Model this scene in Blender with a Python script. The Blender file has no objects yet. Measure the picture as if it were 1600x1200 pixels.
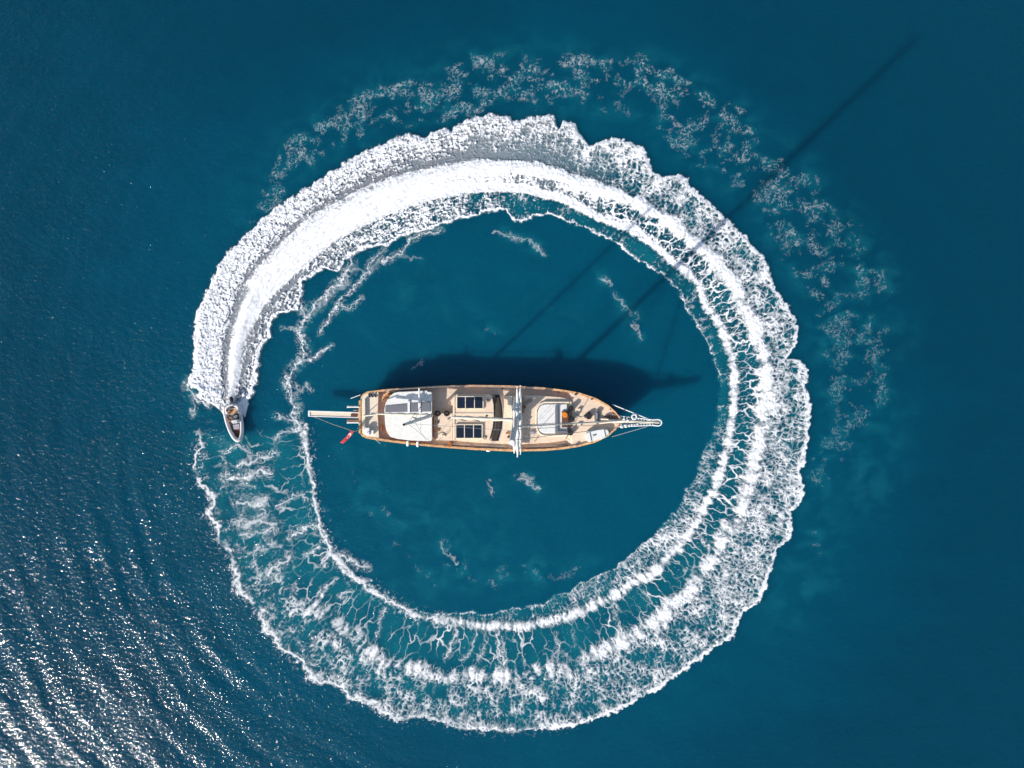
import bpy, bmesh, math, random
from mathutils import Vector, Matrix
# ================================================================ camera, sky, sun
C = bpy.context.scene.collection
scene = bpy.context.scene
U_ = 0.075                    # metres per survey unit
HC = 81.0                     # drone height
cam_d = bpy.data.cameras.new("camera"); cam = bpy.data.objects.new("camera", cam_d); C.objects.link(cam)
cam.location = (0, 0, HC); cam.rotation_euler = (0, 0, 0)
cam_d.sensor_width = 36; cam_d.lens = 36 * HC / (1600 * U_); cam_d.clip_end = 20000; cam_d.clip_start = .5
scene.camera = cam
SUN_EL = math.radians(26.5); SUN_DIR = Vector((-.728 * math.cos(SUN_EL), -.686 * math.cos(SUN_EL), math.sin(SUN_EL)))
world = bpy.data.worlds.new("World"); scene.world = world; world.use_nodes = True
wn = world.node_tree.nodes; wl = world.node_tree.links; wn.clear()
sky = wn.new('ShaderNodeTexSky'); sky.sky_type = 'NISHITA'; sky.sun_disc = False
sky.sun_elevation = SUN_EL; sky.sun_rotation = math.atan2(SUN_DIR.x, SUN_DIR.y)
bg = wn.new('ShaderNodeBackground'); bg.inputs['Strength'].default_value = .12
wo = wn.new('ShaderNodeOutputWorld'); wl.new(sky.outputs[0], bg.inputs[0]); wl.new(bg.outputs[0], wo.inputs[0])
sun_d = bpy.data.lights.new("sun", 'SUN'); sun_d.energy = 5.0; sun_d.angle = math.radians(.6); sun_d.color = (1, .95, .88)
sun = bpy.data.objects.new("sun", sun_d); C.objects.link(sun)
sun.rotation_euler = SUN_DIR.to_track_quat('Z', 'Y').to_euler()
scene.view_settings.view_transform = 'Standard'; scene.view_settings.look = 'None'
scene.view_settings.gamma = 1; scene.view_settings.exposure = .35
# ================================================================ helpers
def tag(o, label=None, cat=None, group=None, kind=None):
    for k, v in (('label', label), ('category', cat), ('group', group), ('kind', kind)):
        if v: o[k] = v
    return o
def mat(name, col, rough=.55, metal=0, noise=.12, scale=6, spec=.4, stretch=(1, 1, 1), col2=None, bump=0):
    m = bpy.data.materials.new(name); m.use_nodes = True; nt = m.node_tree; b = nt.nodes['Principled BSDF']
    b.inputs['Roughness'].default_value = rough; b.inputs['Metallic'].default_value = metal
    b.inputs['Specular IOR Level'].default_value = spec
    tc = nt.nodes.new('ShaderNodeTexCoord'); mp = nt.nodes.new('ShaderNodeMapping'); mp.inputs['Scale'].default_value = stretch
    n = nt.nodes.new('ShaderNodeTexNoise'); n.inputs['Scale'].default_value = scale; n.inputs['Detail'].default_value = 4
    nt.links.new(tc.outputs['Object'], mp.inputs[0]); nt.links.new(mp.outputs[0], n.inputs['Vector'])
    r = nt.nodes.new('ShaderNodeValToRGB'); c2 = col2 or tuple(c * (1 - noise * 2) for c in col)
    r.color_ramp.elements[0].color = (*c2, 1); r.color_ramp.elements[1].color = (*col, 1)
    r.color_ramp.elements[0].position = .32; r.color_ramp.elements[1].position = .62
    nt.links.new(n.outputs['Fac'], r.inputs[0]); nt.links.new(r.outputs[0], b.inputs['Base Color'])
    if bump:
        bp = nt.nodes.new('ShaderNodeBump'); bp.inputs['Strength'].default_value = bump; bp.inputs['Distance'].default_value = .02
        nt.links.new(n.outputs['Fac'], bp.inputs['Height']); nt.links.new(bp.outputs[0], b.inputs['Normal'])
    return m
def P(px, py, z=0.0):         # survey units seen from above -> metres, for a point at height z
    k = (HC - z) / HC
    return Vector(((px - 800) * U_ * k, (600 - py) * U_ * k, z))
class MB:
    def __init__(s): s.bm = bmesh.new()
    def poly(s, top, z0, z1, bevel=0):            # vertical prism from outline of (x, y) metres
        b = bmesh.new()
        lo = [b.verts.new((p[0], p[1], z0)) for p in top]; hi = [b.verts.new((p[0], p[1], z1)) for p in top]; n = len(top)
        b.faces.new(hi); b.faces.new(lo[::-1])
        for i in range(n): b.faces.new((lo[i], lo[(i + 1) % n], hi[(i + 1) % n], hi[i]))
        bmesh.ops.recalc_face_normals(b, faces=b.faces)
        if bevel: bmesh.ops.bevel(b, geom=[e for e in b.edges if not (e.verts[0].co.z == z0 and e.verts[1].co.z == z0)], offset=bevel, segments=2, affect='EDGES', clamp_overlap=True)
        me = bpy.data.meshes.new('t'); b.to_mesh(me); s.bm.from_mesh(me); bpy.data.meshes.remove(me); b.free(); return s
    def pp(s, pts, z0, z1, bevel=0):              # same, outline given in survey units read at height z1
        return s.poly([P(x, y, z1) for x, y in pts], z0, z1, bevel)
    def box(s, x0, y0, x1, y1, z0, z1, bevel=0): return s.pp([(x0, y0), (x1, y0), (x1, y1), (x0, y1)], z0, z1, bevel)
    def tube(s, pts, rad, seg=8, closed=False, flat=1.0):
        pts = [Vector(p) for p in pts]; n = len(pts); rings = []
        rr = rad if isinstance(rad, (list, tuple)) else [rad] * n
        for i, p in enumerate(pts):
            if closed: t = pts[(i + 1) % n] - pts[i - 1]
            else: t = pts[min(i + 1, n - 1)] - pts[max(i - 1, 0)]
            t.normalize(); up = Vector((0, 0, 1)) if abs(t.z) < .9 else Vector((0, 1, 0))
            a = t.cross(up).normalized(); b2 = a.cross(t).normalized()
            rings.append([s.bm.verts.new(p + (a * math.cos(2 * math.pi * k / seg) + b2 * flat * math.sin(2 * math.pi * k / seg)) * rr[i]) for k in range(seg)])
        m = n if closed else n - 1
        for i in range(m):
            r0, r1 = rings[i], rings[(i + 1) % n]
            for k in range(seg): s.bm.faces.new((r0[k], r0[(k + 1) % seg], r1[(k + 1) % seg], r1[k]))
        if not closed: s.bm.faces.new(rings[0][::-1]); s.bm.faces.new(rings[-1])
        return s
    def cyl(s, c, r, h, seg=16, r2=None):
        c = Vector(c); return s.tube([c, c + Vector((0, 0, h * .85)), c + Vector((0, 0, h))], [r, r if r2 is None else r2, (r if r2 is None else r2) * .85], seg)
    def ball(s, c, r, sx=1, sy=1, sz=1):
        bmesh.ops.create_uvsphere(s.bm, u_segments=12, v_segments=8, radius=1, matrix=Matrix.Translation(Vector(c)) @ Matrix.Diagonal((r * sx, r * sy, r * sz, 1))); return s
    def split(s, name, m, parent=None):           # one object per loose piece
        seen = set(); out = []; s.bm.verts.ensure_lookup_table()
        for v0 in s.bm.verts:
            if v0 in seen: continue
            isl = [v0]; seen.add(v0)
            for v in isl:
                for e in v.link_edges:
                    w = e.other_vert(v)
                    if w not in seen: seen.add(w); isl.append(w)
            n = MB(); mp = {v: n.bm.verts.new(v.co) for v in isl}; fs = {f for v in isl for f in v.link_faces}
            for f in fs: n.bm.faces.new([mp[v] for v in f.verts])
            out.append(n.build(name, m, parent))
        s.bm.free(); return out
    def build(s, name, m, parent=None, smooth=True):
        bmesh.ops.recalc_face_normals(s.bm, faces=s.bm.faces)
        off = Vector((0, 0, 0)); q = parent
        while q is not None: off += q.location; q = q.parent
        if parent is None:
            xs = [v.co for v in s.bm.verts]; off = Vector((sum(v.x for v in xs) / len(xs), sum(v.y for v in xs) / len(xs), min(v.z for v in xs)))
        bmesh.ops.translate(s.bm, verts=s.bm.verts, vec=-off)
        me = bpy.data.meshes.new(name); s.bm.to_mesh(me); s.bm.free()
        if smooth: me.shade_smooth() if hasattr(me, 'shade_smooth') else None
        for p in me.polygons: p.use_smooth = smooth
        if smooth and hasattr(me, 'set_sharp_from_angle'): me.set_sharp_from_angle(angle=math.radians(35))
        me.materials.append(m); o = bpy.data.objects.new(name, me); C.objects.link(o); o.parent = parent
        if parent is None: o.location = off
        return o
def empty(name, loc):
    o = bpy.data.objects.new(name, None); C.objects.link(o); o.location = loc; o.empty_display_size = .5; return o
# ---------------------------------------------------------------- sea colours and ripple
WATER_A = (0.0, .043, .078); WATER_B = (0.0, .067, .115); WATER_MURK = (.012, .22, .25); FROTH_SHADE = (.10, .11, .15)  # last colour: thin young froth with foam shade painted in
RIP = (.105, .038); FSTEP = .8
# ---------------------------------------------------------------- foam field
# Everything below works in plan units of 0.075 m ("u"), x right, y down, which
# is how the wake was surveyed.  Foam is real geometry on the water surface.
import numpy as np
F32 = np.float32
def _h(ix, iy, seed):
    n = (ix.astype(np.int64) * 374761393 + iy.astype(np.int64) * 668265263 + seed * 1442695041) & 0xffffffff
    n = ((n ^ (n >> 13)) * 1274126177) & 0xffffffff
    n = (n ^ (n >> 16)) & 0xffffffff
    n = (n * 2246822519) & 0xffffffff
    return ((n ^ (n >> 15)) & 0xffffff).astype(F32) / F32(0xffffff)
def gnoise(x, y, seed=0):                       # gradient noise, about -1..1
    ix = np.floor(x); iy = np.floor(y); fx = (x - ix).astype(F32); fy = (y - iy).astype(F32)
    ux = fx * fx * fx * (fx * (fx * 6 - 15) + 10); uy = fy * fy * fy * (fy * (fy * 6 - 15) + 10)
    def g(dx, dy):
        a = _h(ix + dx, iy + dy, seed) * F32(6.2831853)
        return np.cos(a) * (fx - dx) + np.sin(a) * (fy - dy)
    a = g(0, 0); b = g(1, 0); c = g(0, 1); d = g(1, 1)
    return ((a + (b - a) * ux) * (1 - uy) + (c + (d - c) * ux) * uy) * F32(1.5)
def fbm(x, y, seed=0, oct=3, gain=.5):
    s = 0; amp = 1.0; tot = 0
    for k in range(oct):
        s = s + amp * gnoise(x * 2.03 ** k + 17.3 * k, y * 2.03 ** k - 9.1 * k, seed + k)
        tot += amp; amp *= gain
    return s / tot
def worley(x, y, seed=0):                       # distances to nearest two points
    ix = np.floor(x); iy = np.floor(y)
    f1 = np.full(x.shape, 9, F32); f2 = np.full(x.shape, 9, F32)
    for dy in (-1, 0, 1):
        for dx in (-1, 0, 1):
            cx = ix + dx; cy = iy + dy
            d = np.hypot(cx + _h(cx, cy, seed) - x, cy + _h(cx, cy, seed + 7) - y).astype(F32)
            n = d < f1
            f2 = np.where(n, f1, np.minimum(f2, d)); f1 = np.where(n, d, f1)
    return f1, f2
def sst(a, b, v):
    t = np.clip((v - a) / (b - a), 0, 1); return t * t * (3 - 2 * t)
WCX, WCY = 781.0, 661.0                         # centre of the turning circle
def polar(x, y):
    dx = x - WCX; dy = y - WCY
    return (np.degrees(np.arctan2(dy, dx)) - 180) % 360, np.hypot(dx, dy)
def track(pts):                                 # traced line -> radius as a function of wake age (deg)
    p = np.array(pts, float); a, r = polar(p[:, 0], p[:, 1]); a = np.where(a > 357, a - 360, a) if a[0] < 90 else a
    o = np.argsort(a); return a[o], r[o]
def at(tr, a):
    return np.interp(a, tr[0], tr[1]).astype(F32)
def tab(a, *kv):
    return np.interp(a, kv[0::2], kv[1::2]).astype(F32)
OUT = track([(310,610),(292,598),(301,572),(303,540),(302,516),(310,480),(322,455),(330,436),(345,408),(362,387),(385,367),(405,345),
 (430,325),(455,308),(490,285),(515,268),(545,250),(580,231),(600,222),(632,207),(660,215),(692,200),(705,201),(735,184),(763,178),
 (790,180),(803,188),(815,188),(830,182),(865,178),(873,203),(880,188),(898,192),(910,215),(922,228),(945,217),(975,217),(1005,230),
 (1016,250),(1022,268),(1035,277),(1060,272),(1075,280),(1080,292),(1120,325),(1140,345),(1165,370),(1195,402),(1212,450),(1230,475),
 (1245,500),(1247,525),(1243,540),(1230,560),(1250,562),(1262,578),(1262,605),(1268,640),(1262,700),(1258,725),(1250,738),(1257,770),
 (1247,790),(1237,800),(1240,825),(1235,840),(1215,860),(1205,895),(1200,910),(1188,940),(1165,955),(1150,980),(1148,995),(1120,1010),
 (1090,1035),(1060,1055),(1030,1078),(1000,1090),(985,1102),(950,1118),(925,1125),(880,1140),(850,1140),(780,1143),(730,1140),(690,1130),
 (660,1120),(620,1127),(590,1110),(560,1095),(540,1090),(530,1075),(510,1065),(495,1068),(475,1050),(470,1037),(440,1020),(425,995),
 (413,990),(411,975),(403,955),(390,940),(370,925),(365,895),(355,870),(350,855),(340,845),(335,820),(322,803),(332,775),(312,760),
 (300,735),(303,715),(308,700),(305,675),(293,652)])
INN = track([(378,640),(384,635),(395,620),(403,600),(405,580),(408,555),(412,538),(425,525),(428,505),(437,490),(455,487),(468,485),
 (473,465),(475,440),(490,432),(508,420),(530,427),(540,408),(560,395),(580,386),(605,385),(620,375),(640,367),(660,362),(700,350),(745,338),
 (770,330),(790,330),(800,343),(815,350),(835,340),(855,335),(870,340),(890,348),(915,360),(940,370),(958,377),(975,393),(990,405),(1020,423),
 (1040,435),(1060,458),(1070,480),(1085,505),(1105,540),(1115,565),(1122,590),(1124,620),(1118,660),(1110,680),(1100,700),(1093,720),
 (1085,745),(1073,765),(1060,790),(1045,805),(1025,830),(1000,852),(980,870),(950,892),(925,900),(905,910),(885,925),(868,930),(850,943),
 (825,948),(800,948),(760,958),(735,955),(700,956),(670,960),(650,952),(620,938),(605,930),(580,915),(560,905),(550,890),(530,870),
 (515,850),(505,830),(500,810),(495,795),(490,770),(490,745),(485,735),(482,715),(478,695),(472,670)])
RDA = track([(362,612),(366,590),(370,545),(383,490),(397,450),(430,412),(470,375),(500,350),(530,332),(580,306),(630,288),(680,276),(747,262),(810,262),(885,279),(910,288),(960,305),(1000,320),(1050,348),
 (1085,378),(1120,410),(1140,438),(1165,480),(1185,530),(1195,570),(1197,610),(1190,660),(1182,700),(1175,740),(1162,782),(1147,812),
 (1130,840),(1110,880),(1085,915),(1050,945),(1015,975),(975,1000),(932,1020),(880,1032),(840,1047),(785,1055),(730,1055),(690,1052),
 (650,1042),(600,1035),(555,995),(510,965),(457,930),(440,880),(410,815),(400,780),(393,738),(385,720)])
RDB = track([(362,612),(370,590),(378,545),(395,490),(412,460),(448,427),(480,395),(515,366),(545,350),(605,323),(660,305),(700,297),(747,292),(810,294),(885,312),(935,340),
 (987,360),(1020,382),(1046,404),(1090,442),(1105,480),(1125,512),(1139,545),(1147,575),(1147,625),(1142,662),(1132,712),(1120,755),
 (1100,790),(1080,830),(1045,870),(1020,895),(985,912),(950,934),(900,957),(850,972),(812,977),(762,977),(712,970),(675,967),(650,962),
 (612,940),(575,918),(540,890),(520,862),(503,830),(495,795),(487,750),(482,715),(478,695),(470,670)])
def seg_d(x, y, pts):                           # distance to a polyline
    d = np.full(x.shape, 1e4, F32)
    for (x0, y0), (x1, y1) in zip(pts[:-1], pts[1:]):
        vx, vy = x1 - x0, y1 - y0; t = np.clip(((x - x0) * vx + (y - y0) * vy) / (vx * vx + vy * vy), 0, 1)
        d = np.minimum(d, np.hypot(x - x0 - t * vx, y - y0 - t * vy))
    return d
BLOBS = [  # faint drifting foam: x, y, half length, half width, angle deg, strength
 (395,357,16,14,0,.62),(425,315,26,14,-60,.66),(445,270,30,13,-60,.62),(480,230,34,15,-38,.60),(530,195,36,16,-32,.62),(585,165,30,15,-22,.58),
 (640,150,34,16,-10,.62),(690,160,30,16,20,.60),(730,130,22,12,70,.60),(770,112,34,20,10,.58),(830,140,60,30,0,.48),(880,105,30,14,0,.66),(915,118,26,15,10,.62),
 (1000,110,26,13,10,.62),(960,150,60,28,10,.44),(1045,125,30,16,40,.56),(560,215,50,18,-25,.44),(700,180,70,16,-8,.44),(1075,240,26,10,60,.62),(1055,222,22,10,20,.58),(1120,240,26,15,50,.62),
 (1150,200,30,22,40,.50),(1080,170,50,24,25,.46),(1140,180,26,16,40,.5),(1165,270,26,15,-20,.58),(1195,290,24,14,-40,.66),(1208,330,14,26,0,.62),(1245,340,20,20,0,.56),(1240,255,20,20,0,.52),
 (1270,300,26,18,50,.54),(1250,385,26,24,0,.60),(1300,350,30,24,50,.5),(1275,440,14,30,-10,.66),(1245,400,16,14,0,.6),(1340,400,32,28,40,.54),(1375,440,22,20,40,.5),(1290,485,30,18,10,.56),
 (1315,545,30,24,0,.60),(1385,510,28,34,0,.46),(1310,590,30,12,20,.5),(1325,625,24,24,0,.50),(1380,640,34,30,0,.42),(1315,665,12,26,20,.55),(1310,725,14,16,0,.55),(1275,755,12,26,0,.54),
 (1270,690,20,30,0,.46),(1370,740,30,30,0,.44),(1360,560,30,30,0,.42),(1270,860,20,26,0,.42),(1240,900,30,24,0,.42),(1265,810,14,26,0,.46),(1215,960,30,24,0,.38),
 (822,752,26,9,30,.62),(768,762,10,20,0,.48),(950,440,14,5,50,.58),(965,470,30,9,60,.48),(995,510,20,9,60,.44),(1000,480,24,10,60,.42),(800,372,26,7,15,.60),(835,385,30,7,25,.52),
 (700,860,12,24,-35,.54),(760,885,34,14,10,.50),(830,890,34,14,0,.46),(890,885,30,10,-10,.45),(660,815,26,14,45,.46),(610,800,26,18,30,.42),(560,720,10,18,-10,.40),(640,925,40,18,30,.46),
 (740,915,50,14,5,.40),(545,800,30,30,0,.36),(700,780,40,16,45,.38),(760,830,60,30,20,.34),(555,510,22,8,30,.36),(650,560,20,5,-30,.42),(765,520,18,8,40,.44),(690,590,30,14,0,.3),
 (720,500,50,16,20,.38),(850,470,60,20,20,.34),(395,820,26,22,0,.52),(430,790,40,14,-6,.44),(470,830,30,16,10,.42),(650,450,40,24,-20,.36),
 (335,670,26,14,10,.50),(350,690,20,14,30,.62),(385,700,14,6,40,.66),(330,690,30,30,0,.48),(520,640,14,12,0,.4),(600,690,26,8,10,.36),(590,730,20,20,0,.36)]
LINES = [  # thin foam lines: points, half width, strength
 ([(470,672),(460,650),(462,632),(455,610),(448,592),(455,578),(468,565),(476,548),(473,528),(470,512),(478,500),(476,490),(470,478)],5,.95),
 ([(478,500),(492,478),(512,462),(540,430),(552,412),(548,400)],5,.80),([(470,565),(492,560),(505,548),(518,540)],2.5,.75),
 ([(500,520),(520,490),(535,468),(555,448),(565,438),(585,400),(600,390)],3,.72),([(532,480),(548,482),(565,466)],2.5,.7),
 ([(600,410),(625,395),(640,375),(660,365),(690,358)],3,.72),([(500,480),(520,455),(545,440)],8,.5),([(540,420),(575,425),(600,400)],9,.45),
 ([(460,600),(470,612),(480,600),(486,610)],2.5,.6),([(440,512),(470,515)],1.5,.55),
 ([(430,686),(438,678),(452,672),(468,672)],2.5,.75),([(432,650),(445,651),(460,658),(470,670)],3.5,.7),
 ([(370,727),(395,720),(430,707)],3.5,.85),([(355,745),(385,745),(405,738),(420,738)],6,.95),([(370,760),(395,758)],4,.55),([(370,785),(395,788),(415,782)],8,.8),
 ([(385,820),(405,812),(430,820)],9,.75),([(380,835),(410,832),(430,828)],4,.7),([(390,862),(420,855),(440,850)],5,.6),([(418,898),(440,880),(452,872)],7,.9),
 ([(435,790),(455,778),(472,772),(478,780)],2.5,.8),([(455,838),(470,830),(492,822),(505,828)],4,.9),([(475,868),(490,860),(500,855)],2.5,.75),
 ([(505,880),(515,865),(540,868),(555,880),(575,885)],4,.95),([(500,930),(512,915),(525,905)],2.5,.8),([(530,932),(548,922)],2.5,.8),([(590,990),(595,965),(602,950)],3,.75),
 ([(712,970),(712,995),(705,1010),(695,1030)],2.5,.85),([(780,975),(780,1000),(785,1025),(787,1040)],2.5,.9),([(745,985),(735,1020),(722,1030)],2,.7),([(757,985),(757,1010),(748,1035)],2,.65),
 ([(870,990),(872,1010),(862,1030)],2,.65),([(895,985),(900,1010)],1.5,.5),([(955,940),(965,970),(968,985)],2,.6),([(1000,915),(1015,935)],2,.6),([(1090,832),(1105,855),(1110,870)],2,.8),
 ([(330,605),(312,595),(296,596),(291,606),(300,618),(312,625),(325,632)],4,.8),([(300,622),(305,640),(300,650)],3,.65),
 ([(938,436),(954,445)],2,.62),([(958,460),(974,474),(986,492)],2,.5),([(990,505),(1001,528)],2,.5),([(773,362),(800,369),(833,381),(852,398)],2.5,.55),
 ([(806,744),(822,751),(840,763)],2.5,.66),([(812,740),(832,748)],2,.5),([(764,752),(770,772)],2.5,.5),([(688,848),(700,865),(713,880)],2.5,.5),([(640,372),(665,364)],2,.5),([(560,790),(580,803)],3,.4),([(600,795),(612,812),(630,822)],3,.42),
 ([(620,400),(660,404)],2,.3),([(762,515),(778,520)],3,.42),([(645,575),(662,566)],2.2,.5),([(700,880),(735,905),(780,915)],6,.34),([(840,905),(880,900),(920,885)],6,.34),([(620,850),(650,885),(690,915)],7,.34),([(535,700),(548,725),(560,760)],6,.33),
 ([(362,700),(352,708)],2,.8),([(372,696),(385,702),(392,708)],2.2,.8)]
def foam_field(X, Y):
    """coverage 0..1, surface height in metres and murkiness 0..1 of the foam at plan points"""
    X = X.astype(F32); Y = Y.astype(F32)
    wx = X + 5 * gnoise(X / 24, Y / 24, 11) + 3.2 * gnoise(X / 9.5, Y / 9.5, 13)
    wy = Y + 5 * gnoise(X / 24 + 40, Y / 24, 12) + 3.2 * gnoise(X / 9.5 + 40, Y / 9.5, 14)
    a, r = polar(X, Y); a = a.astype(F32); r = r.astype(F32)
    lump = fbm(X / 17, Y / 17, 21, 3)
    ro = at(OUT, a) + 5 * lump + 3.5 * fbm(X / 6, Y / 6, 27, 2); ri = at(INN, a) + 7 * fbm(X / 14, Y / 14, 24, 4)
    meand = 5 * gnoise(X / 38, Y / 38, 31)
    k1 = sst(50, 160, a)
    rA = at(RDA, a) + meand * k1 + 5 * lump * k1; rB = at(RDB, a) + .6 * meand * k1
    # which side of the ring the water is on (the head of the wake opens at the boat)
    # --- patterns
    kx = X + 5.5 * gnoise(X / 16, Y / 16, 301) + 3.4 * gnoise(X / 6.5, Y / 6.5, 303) + 1.2 * gnoise(X / 3, Y / 3, 305)
    ky = Y + 5.5 * gnoise(X / 16, Y / 16, 302) + 3.4 * gnoise(X / 6.5, Y / 6.5, 304) + 1.2 * gnoise(X / 3, Y / 3, 306)
    thread = np.clip(1 - sst(.0, .16, np.abs(gnoise(kx / 11, ky / 11, 311))), 0, 1) * sst(-.25, .35, gnoise(X / 8, Y / 8, 312))
    thread = np.maximum(thread, .9 * (1 - sst(.0, .2, np.abs(gnoise(kx / 6, ky / 6, 313)))) * sst(-.1, .4, gnoise(X / 9, Y / 9, 314)))
    ang = np.radians(a) * 410                              # arc length along the wake
    clump = fbm(X / 26, Y / 26, 77, 3)
    wob = 4 * gnoise(X / 15, Y / 15, 66); wob2 = 4 * gnoise(X / 15, Y / 15, 67)
    f1, f2 = worley((wx + 2.2 * gnoise(X / 4.5, Y / 4.5, 15)) / 12.5, (wy + 2.2 * gnoise(X / 4.5, Y / 4.5, 16)) / 12.5, 3); net = 1 - sst(.0, .34, f2 - f1)
    f1, f2 = worley((kx + 30) / 21, (ky - 14) / 21, 9); netb = 1 - sst(.0, .24, f2 - f1)
    patch = sst(-.3, .35, fbm(X / 33, Y / 33, 78, 2)); net = net * patch + np.maximum(netb, .45 * net) * (1 - patch)
    f1, f2 = worley((ang + wob) / 6.5, (r + wob2) / 9.0, 5); net2 = 1 - sst(.0, .5, f2 - f1)
    fine = np.clip(.5 + .62 * fbm(wx / 4.6, wy / 4.6, 41, 2), 0, 1)
    streak = np.clip(.5 + .75 * fbm((ang + wob) / 5.2, (r + wob2) / 19, 43, 3, .6), 0, 1)
    rib_w = tab(a, 0, 6, 90, 8, 130, 11, 200, 16, 270, 22, 355, 24)
    f1, f2 = worley((ang + 4 * gnoise(X / 14, Y / 14, 61) + 2 * gnoise(X / 6, Y / 6, 63)) / tab(a, 0, 8, 95, 9, 130, 13, 360, 15) + 3, (r + 6 * gnoise(X / 12, Y / 12, 62)) / 36, 8)
    rib = 1 - sst(.0, .26, f2 - f1)
    big = .5 + .5 * gnoise(X / 42, Y / 42, 71)
    # --- amounts, by wake age
    wA = (1 + .3 * clump * k1) * tab(a, 0, 3, 20, 12, 45, 17, 70, 15, 90, 12, 120, 12, 160, 16, 200, 18, 240, 18, 270, 19, 300, 22, 325, 24, 345, 20, 352, 12)
    wB = tab(a, 0, 3, 20, 10, 45, 15, 70, 12, 90, 8, 120, 8, 160, 9, 200, 10, 240, 11, 270, 10, 300, 9, 340, 8, 357, 5)
    dA = np.abs(r - rA) / wA; dB = np.abs(r - rB) / wB
    gA = np.exp(-dA ** 2 * .9); gB = np.exp(-dB ** 2 * .9)
    pA = tab(a, 0, 1.7, 75, 1.7, 110, 1.5, 150, 1.12, 185, 1.12, 210, 1.0, 235, .9, 255, .84, 290, .8, 310, .72, 330, .6, 345, .5, 355, .3) * (1 + .2 * clump * k1)
    pB = tab(a, 0, 1.7, 80, 1.6, 110, 1.2, 150, 1.02, 185, 1.0, 220, 1.0, 250, .95, 275, .85, 290, .65, 305, .5, 330, .42, 357, .3) * (1 + .22 * clump * k1)
    pA = pA * (1 - .55 * k1 * (1 - sst(.25, .62, big + .12 * lump)) * tab(a, 0, 0, 150, .2, 215, .6, 260, 1, 360, 1))
    D = np.maximum(gA * pA, gB * pB)
    lo = np.minimum(rA, rB); hi = np.maximum(rA, rB)
    mid = sst(0, 5, r - lo) * sst(0, 5, hi - r)
    gap = tab(a, 0, 1.5, 60, 1.4, 75, 1.05, 95, .80, 115, .74, 140, .68, 180, .56, 220, .44, 270, .38, 310, .40, 345, .34) + .22 * clump
    zone_out = sst(-2, 3, r - rA) * sst(0, 2.5, ro - r)
    s = np.clip((r - rA) / np.maximum(ro - rA, 8), 0, 1)
    om = tab(a, 0, 1.15, 18, 1.06, 35, .83, 70, .71, 95, .66, 120, .62, 150, .60, 185, .60, 215, .59, 245, .53, 275, .5, 300, .5, 320, .46, 335, .40, 350, .34)
    oe = tab(a, 0, 1.4, 30, 1.3, 60, 1.0, 90, .98, 130, .95, 200, .92, 250, .9, 275, .72, 300, .55, 335, .45, 358, .3)
    ew = tab(a, 0, 30, 40, 26, 60, 22, 90, 17, 130, 15, 200, 15, 250, 12, 300, 13, 335, 13, 357, 9)
    edge = np.exp(-((ro - r) / ew) ** 2)
    inner_dark = tab(a, 0, .35, 12, .6, 30, .42, 60, .30, 100, .20, 150, 0) * (1 + .4 * clump)   # dark trough just outside the core
    outD = om - inner_dark * np.exp(-((s - .2) / tab(a, 0, .15, 30, .2, 60, .3, 110, .3, 360, .2)) ** 2)
    outD = np.maximum(outD, oe * edge)
    zone_in = sst(-2, 3, rB - r) * sst(0, 2.5, r - ri)
    im = tab(a, 0, .62, 40, .58, 70, .62, 95, .42, 130, .34, 180, .42, 215, .62, 250, .46, 280, .4, 357, .4)
    ie = tab(a, 0, 1.2, 50, .95, 90, .85, 130, .80, 165, .62, 182, .2, 198, .45, 215, .72, 250, .72, 280, .7, 357, .6)
    iw = tab(a, 0, 12, 45, 11, 90, 8, 130, 7, 357, 5)
    inD = np.maximum(im, ie * np.exp(-((r - ri) / iw) ** 2))
    net_all = np.maximum(net, .8 * net2)
    dense = sst(140, 40, a)                                # young foam: churned, no open network yet
    net_all = np.clip(net_all + .25 * clump, 0, 1)
    p_cell = net_all * .38 + .24 * fine + .38 * streak
    f2_ = np.clip(.5 + .8 * fbm(kx / 3.6, ky / 3.6, 331, 2), 0, 1)
    p_fine = np.clip(.0 + .5 * fine + .52 * f2_ + .35 * (streak - .5) + .15 * clump, 0, 1)
    along = np.clip(.5 + .85 * fbm((ang + wob) / 15, (r + .6 * wob2) / 3.0, 391, 2), 0, 1)
    p_fine = np.clip(p_fine * .68 + .40 * along - .04, 0, 1)
    p_core = np.clip(.15 + (.75 * streak) * k1 + (.55 * along + .2 * streak) * (1 - k1) + .3 * fine, 0, 1)
    p = p_cell * (1 - dense) + p_fine * dense
    rk = (np.hypot(kx - WCX, ky - WCY)).astype(F32)
    softk = tab(a, 0, .34, 70, .30, 110, .42, 150, .52, 360, .56)
    def cover(Dn, pp, soft=None):
        return sst(0, softk if soft is None else soft, Dn * 1.02 - (1 - pp) * .88)
    mixp = tab(a, 0, .3, 80, .45, 120, .78, 360, .88); rs = gnoise((ang + wob) / 8.5, (r + wob2) / 46, 381) + .6 * gnoise((ang + wob) / 17, (r + wob2) / 60, 382)
    D = D + k1 * .34 * rs * sst(.12, .5, D)
    c = cover(D, p * mixp + p_core * (1 - mixp), .5 + .22 * k1) * np.clip(D * 3, 0, 1)
    p_rib = np.maximum(rib * (.55 + .5 * big), .42 * net2 * fine * 2)
    c = np.maximum(c, mid * cover(gap, p_rib * (1 - dense) + p_fine * dense))
    c = np.maximum(c, zone_out * cover(outD + tab(a, 0, 0, 90, .08, 150, .2, 360, .3) * clump, p))
    c = np.maximum(c, zone_in * cover(inD + .2 * clump * (a > 80), p))
    ring = sst(-3, 2, r - np.minimum(ri, lo)) * sst(0, 3, ro - r)
    gate = np.interp(X, [280, 296, 312, 330, 345, 352, 358, 362, 372, 383, 392, 410, 440], [606, 612, 620, 630, 640, 652, 655, 634, 634, 652, 622, 600, 560]).astype(F32)
    head = (a > 180) | (Y > 560)                         # water around the head of the wake
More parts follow.
